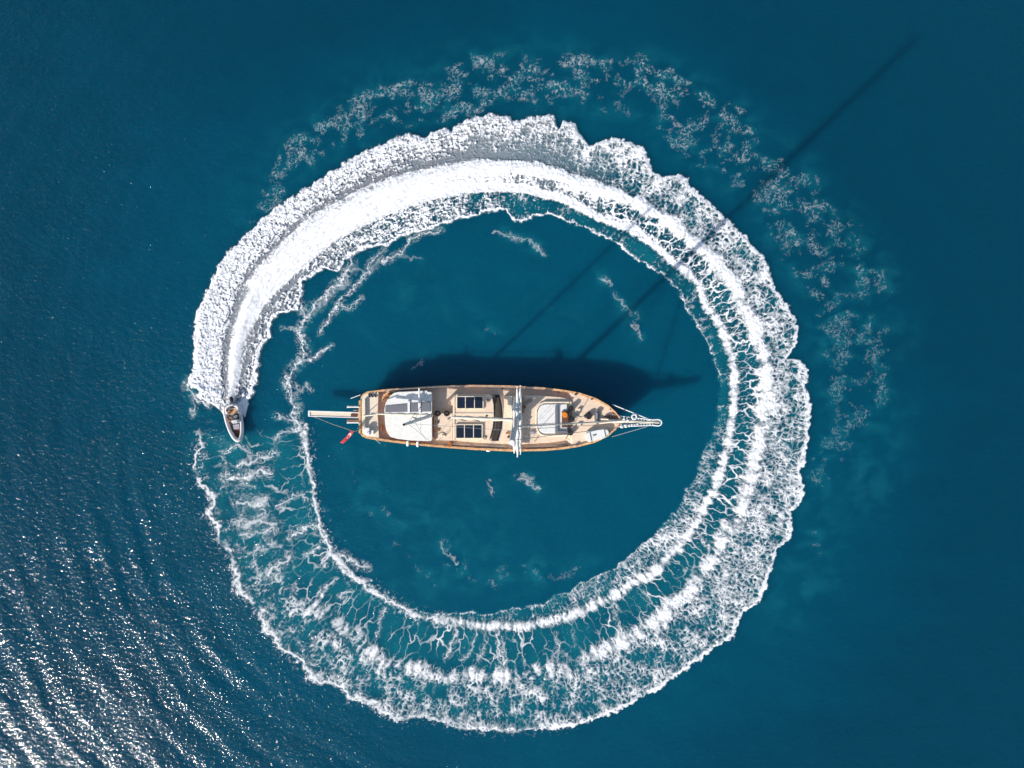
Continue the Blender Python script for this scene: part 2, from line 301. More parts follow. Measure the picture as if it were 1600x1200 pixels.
    young = np.where(head & (X < 475), np.maximum(sst(2, -2, Y - gate - 3 * lump) * (a < 30), sst(.0, 2.5, 360 - a) * (a > 180) * sst(655, 690, Y + 12 * lump)), 1)
    c = c * ring * np.clip(young, 0, 1)
    # --- old half: thin curling edge lines instead of solid foam
    old = sst(245, 300, a) * np.clip(young, 0, 1)
    for rad, wd, sv in ((ro - 5, 3.2, .95), (at(RDB, a), 3.0, 1.0)):
        dd = np.abs(rk - rad); fl = sv * np.exp(-(dd / (wd * (.6 + .8 * big))) ** 2) * sst(-.75, -.1, clump + .35 * gnoise(X / 11, Y / 11, 321))
        halo = sst(.25, .75, np.exp(-((r - rad) / 13) ** 2) * (.55 + .5 * clump) + .55 * thread - .25)
        c = np.maximum(c, old * np.maximum(fl * (.62 + .5 * fine), .85 * halo * np.maximum(thread, .25 * fine)))
    ds = sst(.56, .80, .5 + .8 * fbm(kx / 3.0, ky / 3.6, 395, 2)) * (.45 + .8 * sst(-.2, .5, clump))  # dark specks: painted shade among the lumps of young foam
    c = c * (1 - .54 * ds * zone_out * sst(.02, .15, s) * sst(135, 90, a)) * (1 - .15 * sst(.42, .12, along) * sst(130, 90, a))
    # --- dark furrows on both sides of the propeller wash, right behind the boat
    for pts, w in (([(357,628),(355,600),(352,575),(352,545),(362,510),(374,475),(386,452)], 4.6), ([(372,625),(378,600),(383,575),(384,545),(394,520),(412,490),(440,458),(468,430)], 4.2)):
        d = seg_d(X, Y, pts); c = c * (1 - .82 * np.exp(-(d / w) ** 2) * sst(.75, .35, fine * .6 + net2 * .3 + .0))
    # --- faint older foam and stray lines
    def extra(v, pp, soft=.3):
        return sst(0, soft, v - (1 - pp) * .80)
    pf = np.clip(net_all * .48 + .52 * np.clip(.5 + 1.1 * fbm(X / 6, Y / 6, 91, 3), 0, 1), 0, 1)
    E = np.zeros_like(c)
    for (bx, by, L, W, an, st) in BLOBS:
        m = (np.abs(X - bx) < 2.6 * max(L, W)) & (np.abs(Y - by) < 2.6 * max(L, W))
        if not m.any(): continue
        ca, sa = math.cos(math.radians(an)), math.sin(math.radians(an)); dx = X[m] - bx; dy = Y[m] - by
        q = ((dx * ca + dy * sa) / L) ** 2 + ((-dx * sa + dy * ca) / W) ** 2
        E[m] = E[m] + .62 * st * np.exp(-q * .30)
    L_ = np.zeros_like(c); H_ = np.zeros_like(c)
    for pts, w, st in LINES:
        xs = [q[0] for q in pts]; ys = [q[1] for q in pts]
        m = (X > min(xs) - 30) & (X < max(xs) + 30) & (Y > min(ys) - 30) & (Y < max(ys) + 30)
        if not m.any(): continue
        d = seg_d(kx[m], ky[m], pts); w1 = (.75 + .28 * w) * (.55 + .9 * big[m])
        L_[m] = np.maximum(L_[m], (0 if (w > 2.9 and st < .45) else (st if st > .69 else st * .72)) * np.exp(-(d / w1) ** 2) * sst(-.8, -.05, clump[m] + .4 * (fine[m] - .5) + .1))
        d = seg_d(X[m], Y[m], pts); H_[m] = np.maximum(H_[m], st * np.exp(-(d / (w * 1.9 + 3)) ** 2))
    E = E + .17 * np.exp(-((r - 560) / 60) ** 2) * sst(25, 50, a) * sst(235, 190, a)
    E = np.minimum(E, .58) - .05
    wisp = fbm((X + 14 * gnoise(X / 50, Y / 50, 371)) / 34, (Y + 14 * gnoise(X / 50, Y / 50, 372)) / 26, 373, 3)
    speck = sst(.46, .80, .5 + .8 * fbm(kx / 3.4, ky / 3.4, 341, 2))
    pe = np.maximum(thread ** 2, .8 * speck ** 2) * sst(.0, .55, .5 * fbm(X / 15, Y / 15, 342, 2) + .8 * wisp + (E - .42) * 2.0)
    c = np.maximum(c, (.36 * sst(215, 110, a) + .14) * np.clip(E * 2.0 - .16, 0, 1) * pe * (.55 + .6 * fine))
    c = np.maximum(c, np.clip(L_ * (.38 + .85 * f2_), 0, 1)); c = np.maximum(c, .9 * sst(.12, .65, H_ * (.6 + .5 * clump)) * np.maximum(thread, .4 * speck))
    c = np.maximum(c, .0 * sst(.88, 1.0, .5 + .62 * gnoise(X / 4.2, Y / 4.2, 351)) * sst(.0, .5, gnoise(X / 30, Y / 30, 352)) * (r < 640))
    # --- heights (m): standing walls of the wake plus churned lumps
    wall = tab(a, 0, .45, 40, .42, 90, .28, 150, .2, 220, .14, 360, .06)
    fade = sst(-3, 2, r - ri) * np.clip(young, 0, 1)
    swell = (wall * (edge * .6 + .6 * gA) * fade * sst(8, -10, r - ro)).astype(F32)
    z = 0
    lumps = (.5 + .5 * fbm(X / 6.5, Y / 6.5, 51, 2)) * .9 + .5 * (fine - .5)
    z = z + sst(0, 12, ro - r) * c * (.02 + lumps * (1 - .75 * np.clip(np.maximum(gA * pA, gB * pB) * dense, 0, 1)) * tab(a, 0, .22, 60, .25, 110, .17, 160, .11, 360, .07))
    murk = np.clip(np.maximum(np.maximum(gA * pA, gB * pB) * .8, .55 * ring), 0, 1) * fade * sst(-6, 0, ro - r)
    murk = np.maximum(murk, np.clip(.9 * H_ + .9 * np.clip(E, 0, 1), 0, .8) * sst(-.3, .4, wisp))
    body = sst(125, 60, a) * ring * np.clip(young, 0, 1) * sst(-2, 3, r - ri) * sst(0, 3, ro - r) * (1 - zone_in * sst(25, 65, a)) * (.25 + .55 * sst(.1, .6, fine))   # thin froth under young foam, its shade put into the dark grey
    return c.astype(F32), z.astype(F32), murk.astype(F32), swell, body.astype(F32)
# ================================================================ sea
def sea_z(x, y):              # x, y metres (numpy) -> height of swell and old wake waves
    px = x / U_ + 800; py = 600 - y / U_
    a, r = polar(px, py)
    far = np.exp(-(np.maximum(np.hypot(x, y) - 75, 0) / 40) ** 2)
    z = .04 * gnoise(x / 5.0, y / 5.0, 201) + .02 * gnoise(x / 2.2, y / 2.2, 202) + .008 * gnoise(x / 1.1, y / 1.1, 203)
    west = sst(330, 230, px) * .5 + sst(700, 1100, py) * sst(900, 500, px)       # train of waves shed by the last lap
    amp = .031 * np.clip(west, 0, 1) * sst(500, 560, r) * (.35 + .8 * np.clip(.5 + gnoise(px / 130, py / 130, 210), 0, 1))
    z = z + amp * np.sin((r + 10 * gnoise(px / 120, py / 120, 211)) * (2 * math.pi / 46)) * 1.6
    z = z + .6 * amp * np.sin((r + 14 * gnoise(px / 90, py / 90, 212)) * (2 * math.pi / 27) + 1)
    return (z * far).astype(F32)
def grid_mesh(name, xs, ys, z, attrs):
    nx, ny = len(xs), len(ys); X, Y = np.meshgrid(xs, ys)
    co = np.stack([X, Y, z], -1).astype(np.float32).reshape(-1, 3)
    i = np.arange(nx * ny).reshape(ny, nx); q = np.stack([i[:-1, :-1], i[:-1, 1:], i[1:, 1:], i[1:, :-1]], -1).reshape(-1, 4)
    return raw_mesh(name, co, q, attrs)
def raw_mesh(name, co, q, attrs):
    me = bpy.data.meshes.new(name); me.vertices.add(len(co)); me.vertices.foreach_set('co', co.reshape(-1))
    me.loops.add(q.size); me.loops.foreach_set('vertex_index', q.reshape(-1).astype(np.int32))
    me.polygons.add(len(q)); me.polygons.foreach_set('loop_start', np.arange(0, q.size, 4, dtype=np.int32))
    me.polygons.foreach_set('loop_total', np.full(len(q), 4, np.int32))
    me.update(calc_edges=True); me.polygons.foreach_set('use_smooth', np.ones(len(q), bool))
    for k, v in attrs.items():
        at_ = me.attributes.new(k, 'FLOAT', 'POINT'); at_.data.foreach_set('value', v.astype(np.float32).reshape(-1))
    me.update(); o = bpy.data.objects.new(name, me); C.objects.link(o); return o
def axis(core, step, far):
    v = [0.0]; s = step
    while v[-1] < far:
        if v[-1] > core: s *= 1.22
        v.append(v[-1] + s)
    v = np.array(v); return np.concatenate([-v[:0:-1], v])
ax = axis(74, .25, 6000); ay = axis(58, .25, 6000)
GX, GY = np.meshgrid(ax, ay)
_, _, murk, swell, _ = foam_field(GX / U_ + 800, 600 - GY / U_)
WZ = sea_z(GX, GY) + swell
mw = bpy.data.materials.new('sea_water'); mw.use_nodes = True; nt = mw.node_tree; b = nt.nodes['Principled BSDF']
def N(t, **k):
    n = nt.nodes.new(t)
    for a_, v_ in k.items(): setattr(n, a_, v_)
    return n
tc = N('ShaderNodeTexCoord')
def noise(scale, detail=2, rough=.5, rot=0, stretch=(1, 1, 1), typ=None):
    mp = N('ShaderNodeMapping'); mp.inputs['Rotation'].default_value = (0, 0, rot); mp.inputs['Scale'].default_value = stretch
    n = N('ShaderNodeTexNoise'); n.inputs['Scale'].default_value = scale; n.inputs['Detail'].default_value = detail; n.inputs['Roughness'].default_value = rough
    nt.links.new(tc.outputs['Object'], mp.inputs[0]); nt.links.new(mp.outputs[0], n.inputs['Vector']); return n
def math_(op, a_, b_=None, c_=None):
    n = N('ShaderNodeMath', operation=op)
    for i_, v_ in enumerate((a_, b_, c_)):
        if v_ is None: continue
        if isinstance(v_, (int, float)): n.inputs[i_].default_value = v_
        else: nt.links.new(v_, n.inputs[i_])
    return n.outputs[0]
big = noise(.018, 2); mur = N('ShaderNodeAttribute', attribute_name='murk')
ramp = N('ShaderNodeValToRGB'); ramp.color_ramp.elements[0].position = .35; ramp.color_ramp.elements[1].position = .68
ramp.color_ramp.elements[0].color = (*WATER_A, 1); ramp.color_ramp.elements[1].color = (*WATER_B, 1)
sx = N('ShaderNodeSeparateXYZ'); nt.links.new(tc.outputs['Object'], sx.inputs[0])
stir = N('ShaderNodeAttribute', attribute_name='stir')
nt.links.new(math_('ADD', math_('MULTIPLY_ADD', big.outputs['Fac'], .5, math_('MULTIPLY_ADD', noise(.09, 4, .6, rot=.8, stretch=(1, 2.2, 1)).outputs['Fac'], .26, -.09)), math_('MULTIPLY', stir.outputs['Fac'], .42)), ramp.inputs[0])
mx = N('ShaderNodeMix', data_type='RGBA'); mx.inputs['B'].default_value = (*WATER_MURK, 1)
cl = noise(.35, 3); mfac = math_('MULTIPLY', mur.outputs['Fac'], math_('MULTIPLY_ADD', cl.outputs['Fac'], 1.3, -.2))
nt.links.new(math_('MULTIPLY', mfac, 1.0), mx.inputs['Factor']); nt.links.new(ramp.outputs[0], mx.inputs['A'])
nt.links.new(mx.outputs['Result'], b.inputs['Base Color'])
b.inputs['Subsurface Weight'].default_value = 1.0; b.inputs['Subsurface Radius'].default_value = (.6, 1, 1); b.inputs['Subsurface Scale'].default_value = 2.8; b.subsurface_method = 'BURLEY'
b.inputs['IOR'].default_value = 1.33; b.inputs['Roughness'].default_value = .10; b.inputs['Specular IOR Level'].default_value = .5
h = math_('ADD', math_('MULTIPLY', noise(1.3, 1, rot=.9, stretch=(1, 1.5, 1)).outputs['Fac'], RIP[0]), math_('MULTIPLY', noise(4.4, 2, .5, rot=.5, stretch=(1, 1.3, 1)).outputs['Fac'], RIP[1]))
h = math_('ADD', h, math_('MULTIPLY', math_('POWER', noise(3.4, 2, .6).outputs['Fac'], 7.0), .38))
wnd = N('ShaderNodeAttribute', attribute_name='wind'); h = math_('MULTIPLY', h, math_('MULTIPLY', wnd.outputs['Fac'], math_('MULTIPLY_ADD', noise(.06, 2).outputs['Fac'], 1.2, .4)))
bp = N('ShaderNodeBump'); bp.inputs['Strength'].default_value = 1; bp.inputs['Distance'].default_value = 1
nt.links.new(h, bp.inputs['Height']); nt.links.new(bp.outputs[0], b.inputs['Normal'])
sea = grid_mesh('sea_water', ax, ay, WZ, {'murk': murk, 'stir': np.exp(-(np.hypot(GX / U_ + 800 - WCX, 600 - GY / U_ - WCY) / 620) ** 4), 'wind': .42 + .58 * sst(620, 200, (GX / U_ + 800) - .35 * (600 - GY / U_ - 600))}); sea.data.materials.append(mw)
tag(sea, kind='structure')
# ---- foam, lying on the water
mf = bpy.data.materials.new('foam'); mf.use_nodes = True; nt = mf.node_tree; b = nt.nodes['Principled BSDF']
cov = N('ShaderNodeAttribute', attribute_name='cov'); bod = N('ShaderNodeAttribute', attribute_name='body')
mx = N('ShaderNodeMix', data_type='RGBA'); mx.inputs['A'].default_value = (*FROTH_SHADE, 1); mx.inputs['B'].default_value = (.87, .87, .88, 1)
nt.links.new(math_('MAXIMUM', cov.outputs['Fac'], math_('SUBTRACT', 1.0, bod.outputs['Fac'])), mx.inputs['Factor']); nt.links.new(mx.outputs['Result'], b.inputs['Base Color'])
b.inputs['Roughness'].default_value = .8; b.inputs['Specular IOR Level'].default_value = .15
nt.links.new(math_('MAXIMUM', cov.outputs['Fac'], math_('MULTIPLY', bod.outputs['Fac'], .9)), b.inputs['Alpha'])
st = FSTEP; fx = np.arange(262, 1450, st); fy = np.arange(70, 1160, st)
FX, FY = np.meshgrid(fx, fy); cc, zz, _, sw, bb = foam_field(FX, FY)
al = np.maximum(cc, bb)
def foam_object(name, keep, label):
    k = keep & (al > .05); k4 = k[:-1, :-1] | k[:-1, 1:] | k[1:, 1:] | k[1:, :-1]
    jj, ii = np.nonzero(k4); W = FX.shape[1]; base = jj * W + ii
    q = np.stack([base, base + 1, base + W + 1, base + W], -1)[:, ::-1]
    used, inv = np.unique(q, return_inverse=True); q = inv.reshape(-1, 4)
    x = ((FX.reshape(-1)[used] - 800) * U_); y = ((600 - FY.reshape(-1)[used]) * U_)
    z = sea_z(x, y) + sw.reshape(-1)[used] + zz.reshape(-1)[used] + .06
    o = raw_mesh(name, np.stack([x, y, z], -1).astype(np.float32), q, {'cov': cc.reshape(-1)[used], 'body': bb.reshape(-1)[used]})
    o.data.materials.append(mf); tag(o, label, 'foam', kind='stuff'); return o
aa, rr_ = polar(FX, FY); ro_ = at(OUT, aa); ri_ = np.minimum(at(INN, aa), at(RDB, aa) - 12)
ringm = (rr_ < ro_ + 9) & (rr_ > ri_ - 8)
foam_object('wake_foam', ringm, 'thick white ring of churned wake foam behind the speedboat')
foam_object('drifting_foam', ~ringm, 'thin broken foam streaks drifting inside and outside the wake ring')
# ================================================================ materials
M = dict(
 teak=mat('teak_deck', (.84, .66, .50), .7, scale=5, stretch=(.5, 5, 1), col2=(.62, .46, .33)),
 teak2=mat('pale_deck', (.80, .70, .55), .7, scale=4, stretch=(.6, 4, 1), col2=(.68, .57, .43)),
 varnish=mat('varnished_wood', (.40, .16, .05), .3, scale=3, col2=(.26, .09, .03)),
 rail=mat('cap_rail', (.74, .44, .22), .4, scale=3, col2=(.45, .24, .11)),
 hull=mat('hull_paint', (.50, .30, .17), .3, scale=1.5, stretch=(.3, 1, 3), col2=(.20, .09, .045)),
 white=mat('white_paint', (.80, .79, .77), .4, noise=.04, scale=1.2),
 canvas=mat('white_canvas', (.78, .765, .72), .8, noise=.05, scale=2.5, bump=.6),
 sail=mat('cream_sailcloth', (.72, .66, .54), .8, noise=.12, scale=4, bump=.8),
 grey=mat('grey_canvas', (.17, .175, .20), .6, noise=.08, scale=9),
 glass=mat('dark_glass', (.012, .018, .035), .06, spec=.8, noise=.1),
 brown=mat('brown_cushion', (.14, .055, .035), .6, noise=.15),
 orange=mat('orange_cloth', (.75, .24, .02), .7, noise=.15),
 black=mat('black_iron', (.025, .023, .025), .5, noise=.2),
 steel=mat('steel', (.55, .57, .6), .3, metal=.6, noise=.05),
 rope=mat('rope', (.42, .36, .28), .9, noise=.15),
 wire=mat('rigging_wire', (.22, .22, .24), .5, noise=.05),
 red=mat('red_flag_cloth', (.42, .018, .022), .7, noise=.12, scale=3),
 skin=mat('skin', (.50, .27, .17), .55, noise=.06), hair=mat('dark_hair', (.02, .014, .01), .6),
 shirt=mat('tan_shirt', (.55, .33, .17), .8), shorts=mat('navy_shorts', (.03, .04, .08), .8),
 tube=mat('inflatable_fabric', (.68, .66, .66), .5, noise=.07, scale=2), lav=mat('pale_grey_vinyl', (.36, .34, .38), .5, noise=.06),
 floor=mat('grey_floor', (.16, .15, .17), .6))
# ================================================================ sailing yacht
def smooth_path(pts, k=4):
    out = []
    for i in range(len(pts) - 1):
        p0, p1, p2, p3 = pts[max(i - 1, 0)], pts[i], pts[i + 1], pts[min(i + 2, len(pts) - 1)]
        for j in range(k):
            t = j / k; out.append(.5 * ((2 * p1) + (p2 - p0) * t + (2 * p0 - 5 * p1 + 4 * p2 - p3) * t * t + (3 * p1 - p0 - 3 * p2 + p3) * t ** 3))
    return out + [pts[-1]]
yacht = empty('sailing_yacht', (0, 0, 0)); yacht.location = P(768, 654, 0)
tag(yacht, 'long two-masted wooden sailing yacht with beige decks and white awning inside the wake ring', 'yacht')
TOP = [(562, 627), (566, 617), (573, 612.5), (600, 609), (640, 606), (680, 603.5), (740, 602), (800, 603), (850, 606), (880, 609.5), (905, 614), (930, 622), (950, 633), (962, 644), (969, 653)]
BOT = [(562, 676), (566, 681.5), (573, 684.5), (600, 689), (640, 694), (680, 698), (740, 702.5), (800, 705), (850, 704), (880, 701.5), (905, 697.5), (930, 691), (950, 681.5), (962, 671), (969, 661.5)]
def ztop(px): return 2.35 + .35 * max(0, (px - 780) / 190) ** 2 * 2 + .25 * max(0, (780 - px) / 218) ** 2
def edge_pt(lst, i, inset=0, z=None):
    x, y = lst[i]; zz_ = ztop(x) if z is None else z; c = 630 + .018 * (x - 562) + 20; s_ = 1 if y < 652 else -1
    return P(x, y + s_ * inset, zz_)
def midy(px): return 651.5 + (px - 562) * .0135
n_ = len(TOP)
hb = bmesh.new(); rows = []
for i in range(n_):
    xt, yt = TOP[i]; yb = BOT[i][1]; m_ = (yt + yb) / 2; hw = (yb - yt) / 2; zt = ztop(xt); row = []
    pull = -9 * max(0, (xt - 900) / 70) ** 1.5; aft = 5 * max(0, (590 - xt) / 28)
    for side, fr in ((-1, 1), (1, 1)):
        seq = [(1, zt, 0), (.985, zt - .5, .12), (.95, 1.0, .5), (.90, .0, .9), (.55, -1.0, 1.3)]
        if side == 1: seq = seq[::-1]
        for k, z, sh in seq:
            p = P(xt, m_ + side * hw, zt); c = P(xt, m_, zt)
            row.append(hb.verts.new((c.x + (pull + aft) * sh * U_, c.y + (p.y - c.y) * k, z)))
    rows.append(row)
for i in range(n_ - 1):
    for k in range(9): hb.faces.new((rows[i][k], rows[i + 1][k], rows[i + 1][k + 1], rows[i][k + 1]))
hb.faces.new(rows[0]); hb.faces.new(rows[-1][::-1])
o = MB(); o.bm.free(); o.bm = hb; o.build('hull', M['hull'], yacht)
def deck_poly(inset, z): return [P(x, y + inset, ztop(x)) for x, y in TOP] + [P(x, y - inset, ztop(x)) for x, y in BOT[::-1]]
# deck follows the sheer, 0.65 m under the cap rail
def deckz(x): return 2.02 + .48 * min(1, max(0, (x - 886) / 8)) + .25 * max(0, (x - 896) / 74) ** 2
db = MB(); rows = []; dxs = sorted([x for x, _ in TOP] + [886, 890, 894, 915, 920])
for xt in dxs:
    yt = float(np.interp(xt, [q[0] for q in TOP], [q[1] for q in TOP])); yb = float(np.interp(xt, [q[0] for q in BOT], [q[1] for q in BOT])); zt = ztop(xt); a_ = P(xt, yt + 1.2, zt); b_ = P(xt, yb - 1.2, zt)
    rows.append([db.bm.verts.new((a_.x + (b_.x - a_.x) * t, a_.y + (b_.y - a_.y) * t, deckz(xt) + .05 * math.sin(math.pi * t))) for t in (0, .25, .5, .75, 1)])
for i in range(len(dxs) - 1):
    for k in range(4): db.bm.faces.new((rows[i][k], rows[i + 1][k], rows[i + 1][k + 1], rows[i][k + 1]))
db.build('deck', M['teak'], yacht)
bw = MB()                                            # bulwark inner faces + cap rail
for lst, s_ in ((TOP, 1), (BOT, -1)):
    prev = None
    for x, y in lst:
        zt = ztop(x); q = [P(x, y + s_ * .9, zt), P(x, y + s_ * 1.9, zt)]
        cur = [bw.bm.verts.new((q[0].x, q[0].y, zt - .02)), bw.bm.verts.new((q[1].x, q[1].y, zt - .02)), bw.bm.verts.new((q[1].x, q[1].y, zt - .45 - .3 * max(0, (x - 860) / 110))), bw.bm.verts.new((q[0].x, q[0].y, zt - .45 - .3 * max(0, (x - 860) / 110)))]
        if prev:
            for k in range(4): bw.bm.faces.new((prev[k], cur[k], cur[(k + 1) % 4], prev[(k + 1) % 4]))
        prev = cur
bw.build('bulwark', M['varnish'], yacht)
def strip(lst, in0, in1, dz, h):                     # flat rail following the hull edge
    m = MB(); prev = None
    for x, y, s_ in lst:
        zt = ztop(x) + dz; a_ = P(x, y + s_ * in0, zt); b_ = P(x, y + s_ * in1, zt)
        cur = [m.bm.verts.new((a_.x, a_.y, zt)), m.bm.verts.new((b_.x, b_.y, zt)), m.bm.verts.new((b_.x, b_.y, zt - h)), m.bm.verts.new((a_.x, a_.y, zt - h))]
        if prev:
            for k in range(4): m.bm.faces.new((prev[k], cur[k], cur[(k + 1) % 4], prev[(k + 1) % 4]))
        prev = cur
    return m
strip([(x, y, 1) for x, y in TOP], -.6, 2.6, .06, .09).build('cap_rail', M['rail'], yacht)
strip([(x, y, -1) for x, y in BOT], -.6, 2.8, .06, .09).build('cap_rail', M['rail'], yacht)
MB().pp([(560.5, 626), (563.5, 625), (563.5, 678), (560.5, 677)], 2.5, 2.72).build('stern_rail', M['rail'], yacht)
# upper rail on stanchions along the waist
for lst, s_, (a0, a1) in ((TOP, 1, (600, 860)), (BOT, -1, (600, 900))):
    pts = [P(x, y + s_ * 1.2, 2.95) for x, y in lst if a0 <= x <= a1]
    m = MB().tube(pts, .035, 6)
    for k in range(len(pts) - 1):
        for t in (0, .33, .66):
            p = pts[k].lerp(pts[k + 1], t); m.tube([(p.x, p.y, 2.35), (p.x, p.y, 2.95)], .02, 5)
    m.build('guard_rail', M['steel'] if s_ == 1 else M['rail'], yacht)
# --- stern deck
MB().pp([(564, 620), (569, 615), (591, 613), (590, 650), (592, 684), (570, 681), (565, 676)], 1.7, 2.62).build('stern_deck', M['teak2'], yacht)
MB().pp([(566, 626), (570.5, 622), (571, 660), (569, 672), (566, 670)], 2.63, 2.95, .03).build('stern_bench', M['teak2'], yacht)
MB().box(570, 668, 577.5, 680, 2.63, 3.15, .05).box(579, 672, 584, 679, 2.63, 3.0, .04).split('deck_locker', M['white'], yacht)
m = MB()
for x in (576, 580, 585): m.tube([P(x, 615, 2.7), P(x + 1, 619, 2.72), P(x + 3, 620.5, 2.7)], .07, 6)
m.split('mooring_cleat', M['black'], yacht)
m = MB(); m.tube([P(568, 650, 2.6), P(568, 650, 4.3), P(586, 648, 4.7)], .07, 8); m.tube([P(574, 676, 2.6), P(574, 676, 3.8)], .05, 6); m.split('boom_crutch', M['sail'], yacht)
# --- helm well (dark gap) with wheel
MB().box(592, 613, 600.5, 685, 1.6, 1.95).build('helm_well', M['brown'], yacht)
m = MB(); c = P(597, 668, 2.6)
ring = [c + Vector((0, .42 * math.cos(t), .42 * math.sin(t))) for t in [k * math.pi / 8 for k in range(16)]]
m.tube(ring, .035, 6, closed=True)
for k in range(4): m.tube([ring[k * 2], ring[k * 2 + 8]], .02, 5)
m.tube([c - Vector((0, 0, .8)), c], .07, 8); m.build('steering_wheel', M['varnish'], yacht)
# --- aft deckhouse and hard top
MB().pp([(603, 617), (672, 613), (672, 688), (612, 684), (603, 676)], 1.7, 2.95).build('aft_deckhouse', M['varnish'], yacht)
roof = MB().pp([(601, 652), (600.5, 640), (602.5, 630), (608, 620), (616, 613.5), (622, 612), (650, 610.8), (667, 609.8), (669, 612), (673, 612), (675, 613), (675.5, 687), (672, 689.5), (640, 688), (620, 685.5), (609, 682), (603.5, 672), (601.5, 662)], 2.96, 3.14, .05).build('hard_top', M['canvas'], yacht)
m = MB(); m.pp([(602, 634), (636.5, 630.6), (636.5, 643.5), (602, 644.2)], 3.145, 3.2, .01); m.pp([(641, 630), (653, 629.2), (653, 643.4), (641, 643.6)], 3.145, 3.2, .01); m.pp([(657.5, 628.8), (672.5, 627.5), (673, 643), (657.5, 643.4)], 3.145, 3.2, .01)
m.split('roof_panel', M['grey'], yacht)
m = MB()
for x0 in (636.8, 653.3): m.pp([(x0, 626), (x0 + 3.8, 626), (x0 + 3.8, 646), (x0, 646)], 3.2, 3.27, .01)
m.tube([P(655, 606.5, 3.5), P(655.3, 630, 3.4)], .09, 8); m.split('roof_batten', M['white'], yacht)
MB().pp([(596, 625), (599, 616), (607, 612), (618, 610.5), (618, 612), (608, 614), (601, 619), (598, 628)], 2.4, 2.6, .02).build('cockpit_coaming', M['rail'], yacht)
# --- middle deck (flush with trunk roof) and trunk cabin
MB().pp([(677.5, 646), (707, 646), (707, 688.5), (677.5, 687.5)], 1.7, 2.72).build('middle_deck', M['teak'], yacht)
MB().box(677, 644.2, 679.5, 688, 2.72, 2.95).build('threshold', M['varnish'], yacht)
MB().pp([(707.5, 616), (764, 615.5), (769, 619), (771.5, 633), (772, 652), (770, 668), (764.5, 688.5), (707.5, 688.5)], 1.7, 2.78, .04).build('trunk_cabin', M['teak'], yacht)
MB().box(708, 616.6, 710.5, 688, 2.785, 2.86, .01).box(710.5, 645.5, 771, 648, 2.785, 2.84, .01).split('cabin_trim', M['teak2'], yacht)
for (x0, y0, x1, y1) in ((713, 619, 755.5, 639), (711.5, 663, 754, 685.5)):
    f = MB(); f.box(x0, y0, x1, y0 + 1.2, 2.785, 2.99); f.box(x0, y1 - 1.2, x1, y1, 2.785, 2.99); f.box(x0, y0 + 1.25, x0 + 1.3, y1 - 1.25, 2.785, 2.988); f.box(x1 - 1.3, y0 + 1.25, x1, y1 - 1.25, 2.785, 2.988)
    w = (x1 - x0) / 3
    for k in (1, 2): f.box(x0 + w * k - .6, y0 + 1.25, x0 + w * k + .6, y1 - 1.25, 2.785, 2.986)
    fo = f.build('skylight', M['teak2'], yacht, smooth=False)
    MB().box(x0 + .8, y0 + .8, x1 - .8, y1 - .8, 2.79, 2.95).build('pane', M['glass'], fo, smooth=False)
# --- windscreen well
m = MB()
z = [2.6, 1.95]; pts0 = [(772, 617), (773.5, 634), (774, 650), (772.5, 669), (767, 689)]; pts1 = [(780.5, 617), (784.5, 632), (786, 650), (784.5, 669), (778.5, 689)]
va = [m.bm.verts.new(P(*p, 2.7)) for p in pts0]; vb = [m.bm.verts.new(P(*p, 2.05)) for p in pts1]
vc = [m.bm.verts.new(v.co - Vector((0, 0, .9))) for v in va]; vd = [m.bm.verts.new(v.co - Vector((0, 0, .5))) for v in vb]
for k in range(4): m.bm.faces.new((va[k], vb[k], vb[k + 1], va[k + 1])); m.bm.faces.new((vb[k], vd[k], vd[k + 1], vb[k + 1])); m.bm.faces.new((vd[k], vc[k], vc[k + 1], vd[k + 1])); m.bm.faces.new((vc[k], va[k], va[k + 1], vc[k + 1]))
m.bm.faces.new((va[0], vc[0], vd[0], vb[0])); m.bm.faces.new((va[4], vb[4], vd[4], vc[4]))
m.build('windscreen', M['glass'], yacht, smooth=False)
MB().tube([P(x + .6, y, 2.2) for x, y in pts1], .07, 6).build('windscreen_frame', M['steel'], yacht)
# --- fore trunk
MB().pp([(787.5, 618), (840, 617.5), (875, 620), (889, 623), (893.5, 628), (894, 634), (890, 637), (888, 641), (888, 678), (884, 686), (870, 690), (820, 692), (779.5, 690), (785.5, 670), (787, 650)], 1.7, 2.66, .05).build('fore_trunk_cabin', M['teak'], yacht)
MB().box(793, 618.5, 801, 650, 2.67, 3.05, .05).build('deck_seat', M['teak2'], yacht)
MB().box(790, 676, 800, 678, 2.67, 2.8).box(816, 620, 818, 645, 2.67, 2.85).split('pin_rail', M['varnish'], yacht)
pad = [(886.5, 631), (886.5, 677), (850, 677.5), (845, 675), (841, 670), (840, 662), (840, 645), (842, 638), (846, 633), (852, 631)]
MB().pp(pad, 2.67, 2.92, .07).build('sun_pad', M['canvas'], yacht)
rim = [(889, 628.5), (850, 628.5), (843, 632), (838.5, 640), (838, 662), (840, 672), (844, 678), (850, 680.5), (886, 680)]
MB().tube([P(x, y, 2.82) for x, y in rim], .11, 8).build('sun_pad_rim', M['teak2'], yacht)
MB().pp([(867.5, 634), (872, 634), (872, 672.5), (885, 673), (885, 677.2), (867.5, 677)], 2.93, 3.12, .03).build('backrest', M['grey'], yacht)
MB().box(878, 642, 888.5, 668, 2.93, 3.1, .03).build('foot_locker', M['brown'], yacht)
tag(MB().pp([(878.5, 644), (883, 642.5), (888, 646), (887, 652), (881, 653.5), (878.5, 650)], 3.11, 3.4, .1).build('folded_cloth', M['orange']), 'bright orange folded cloth on the brown locker at the end of the white sun pad', 'cloth')
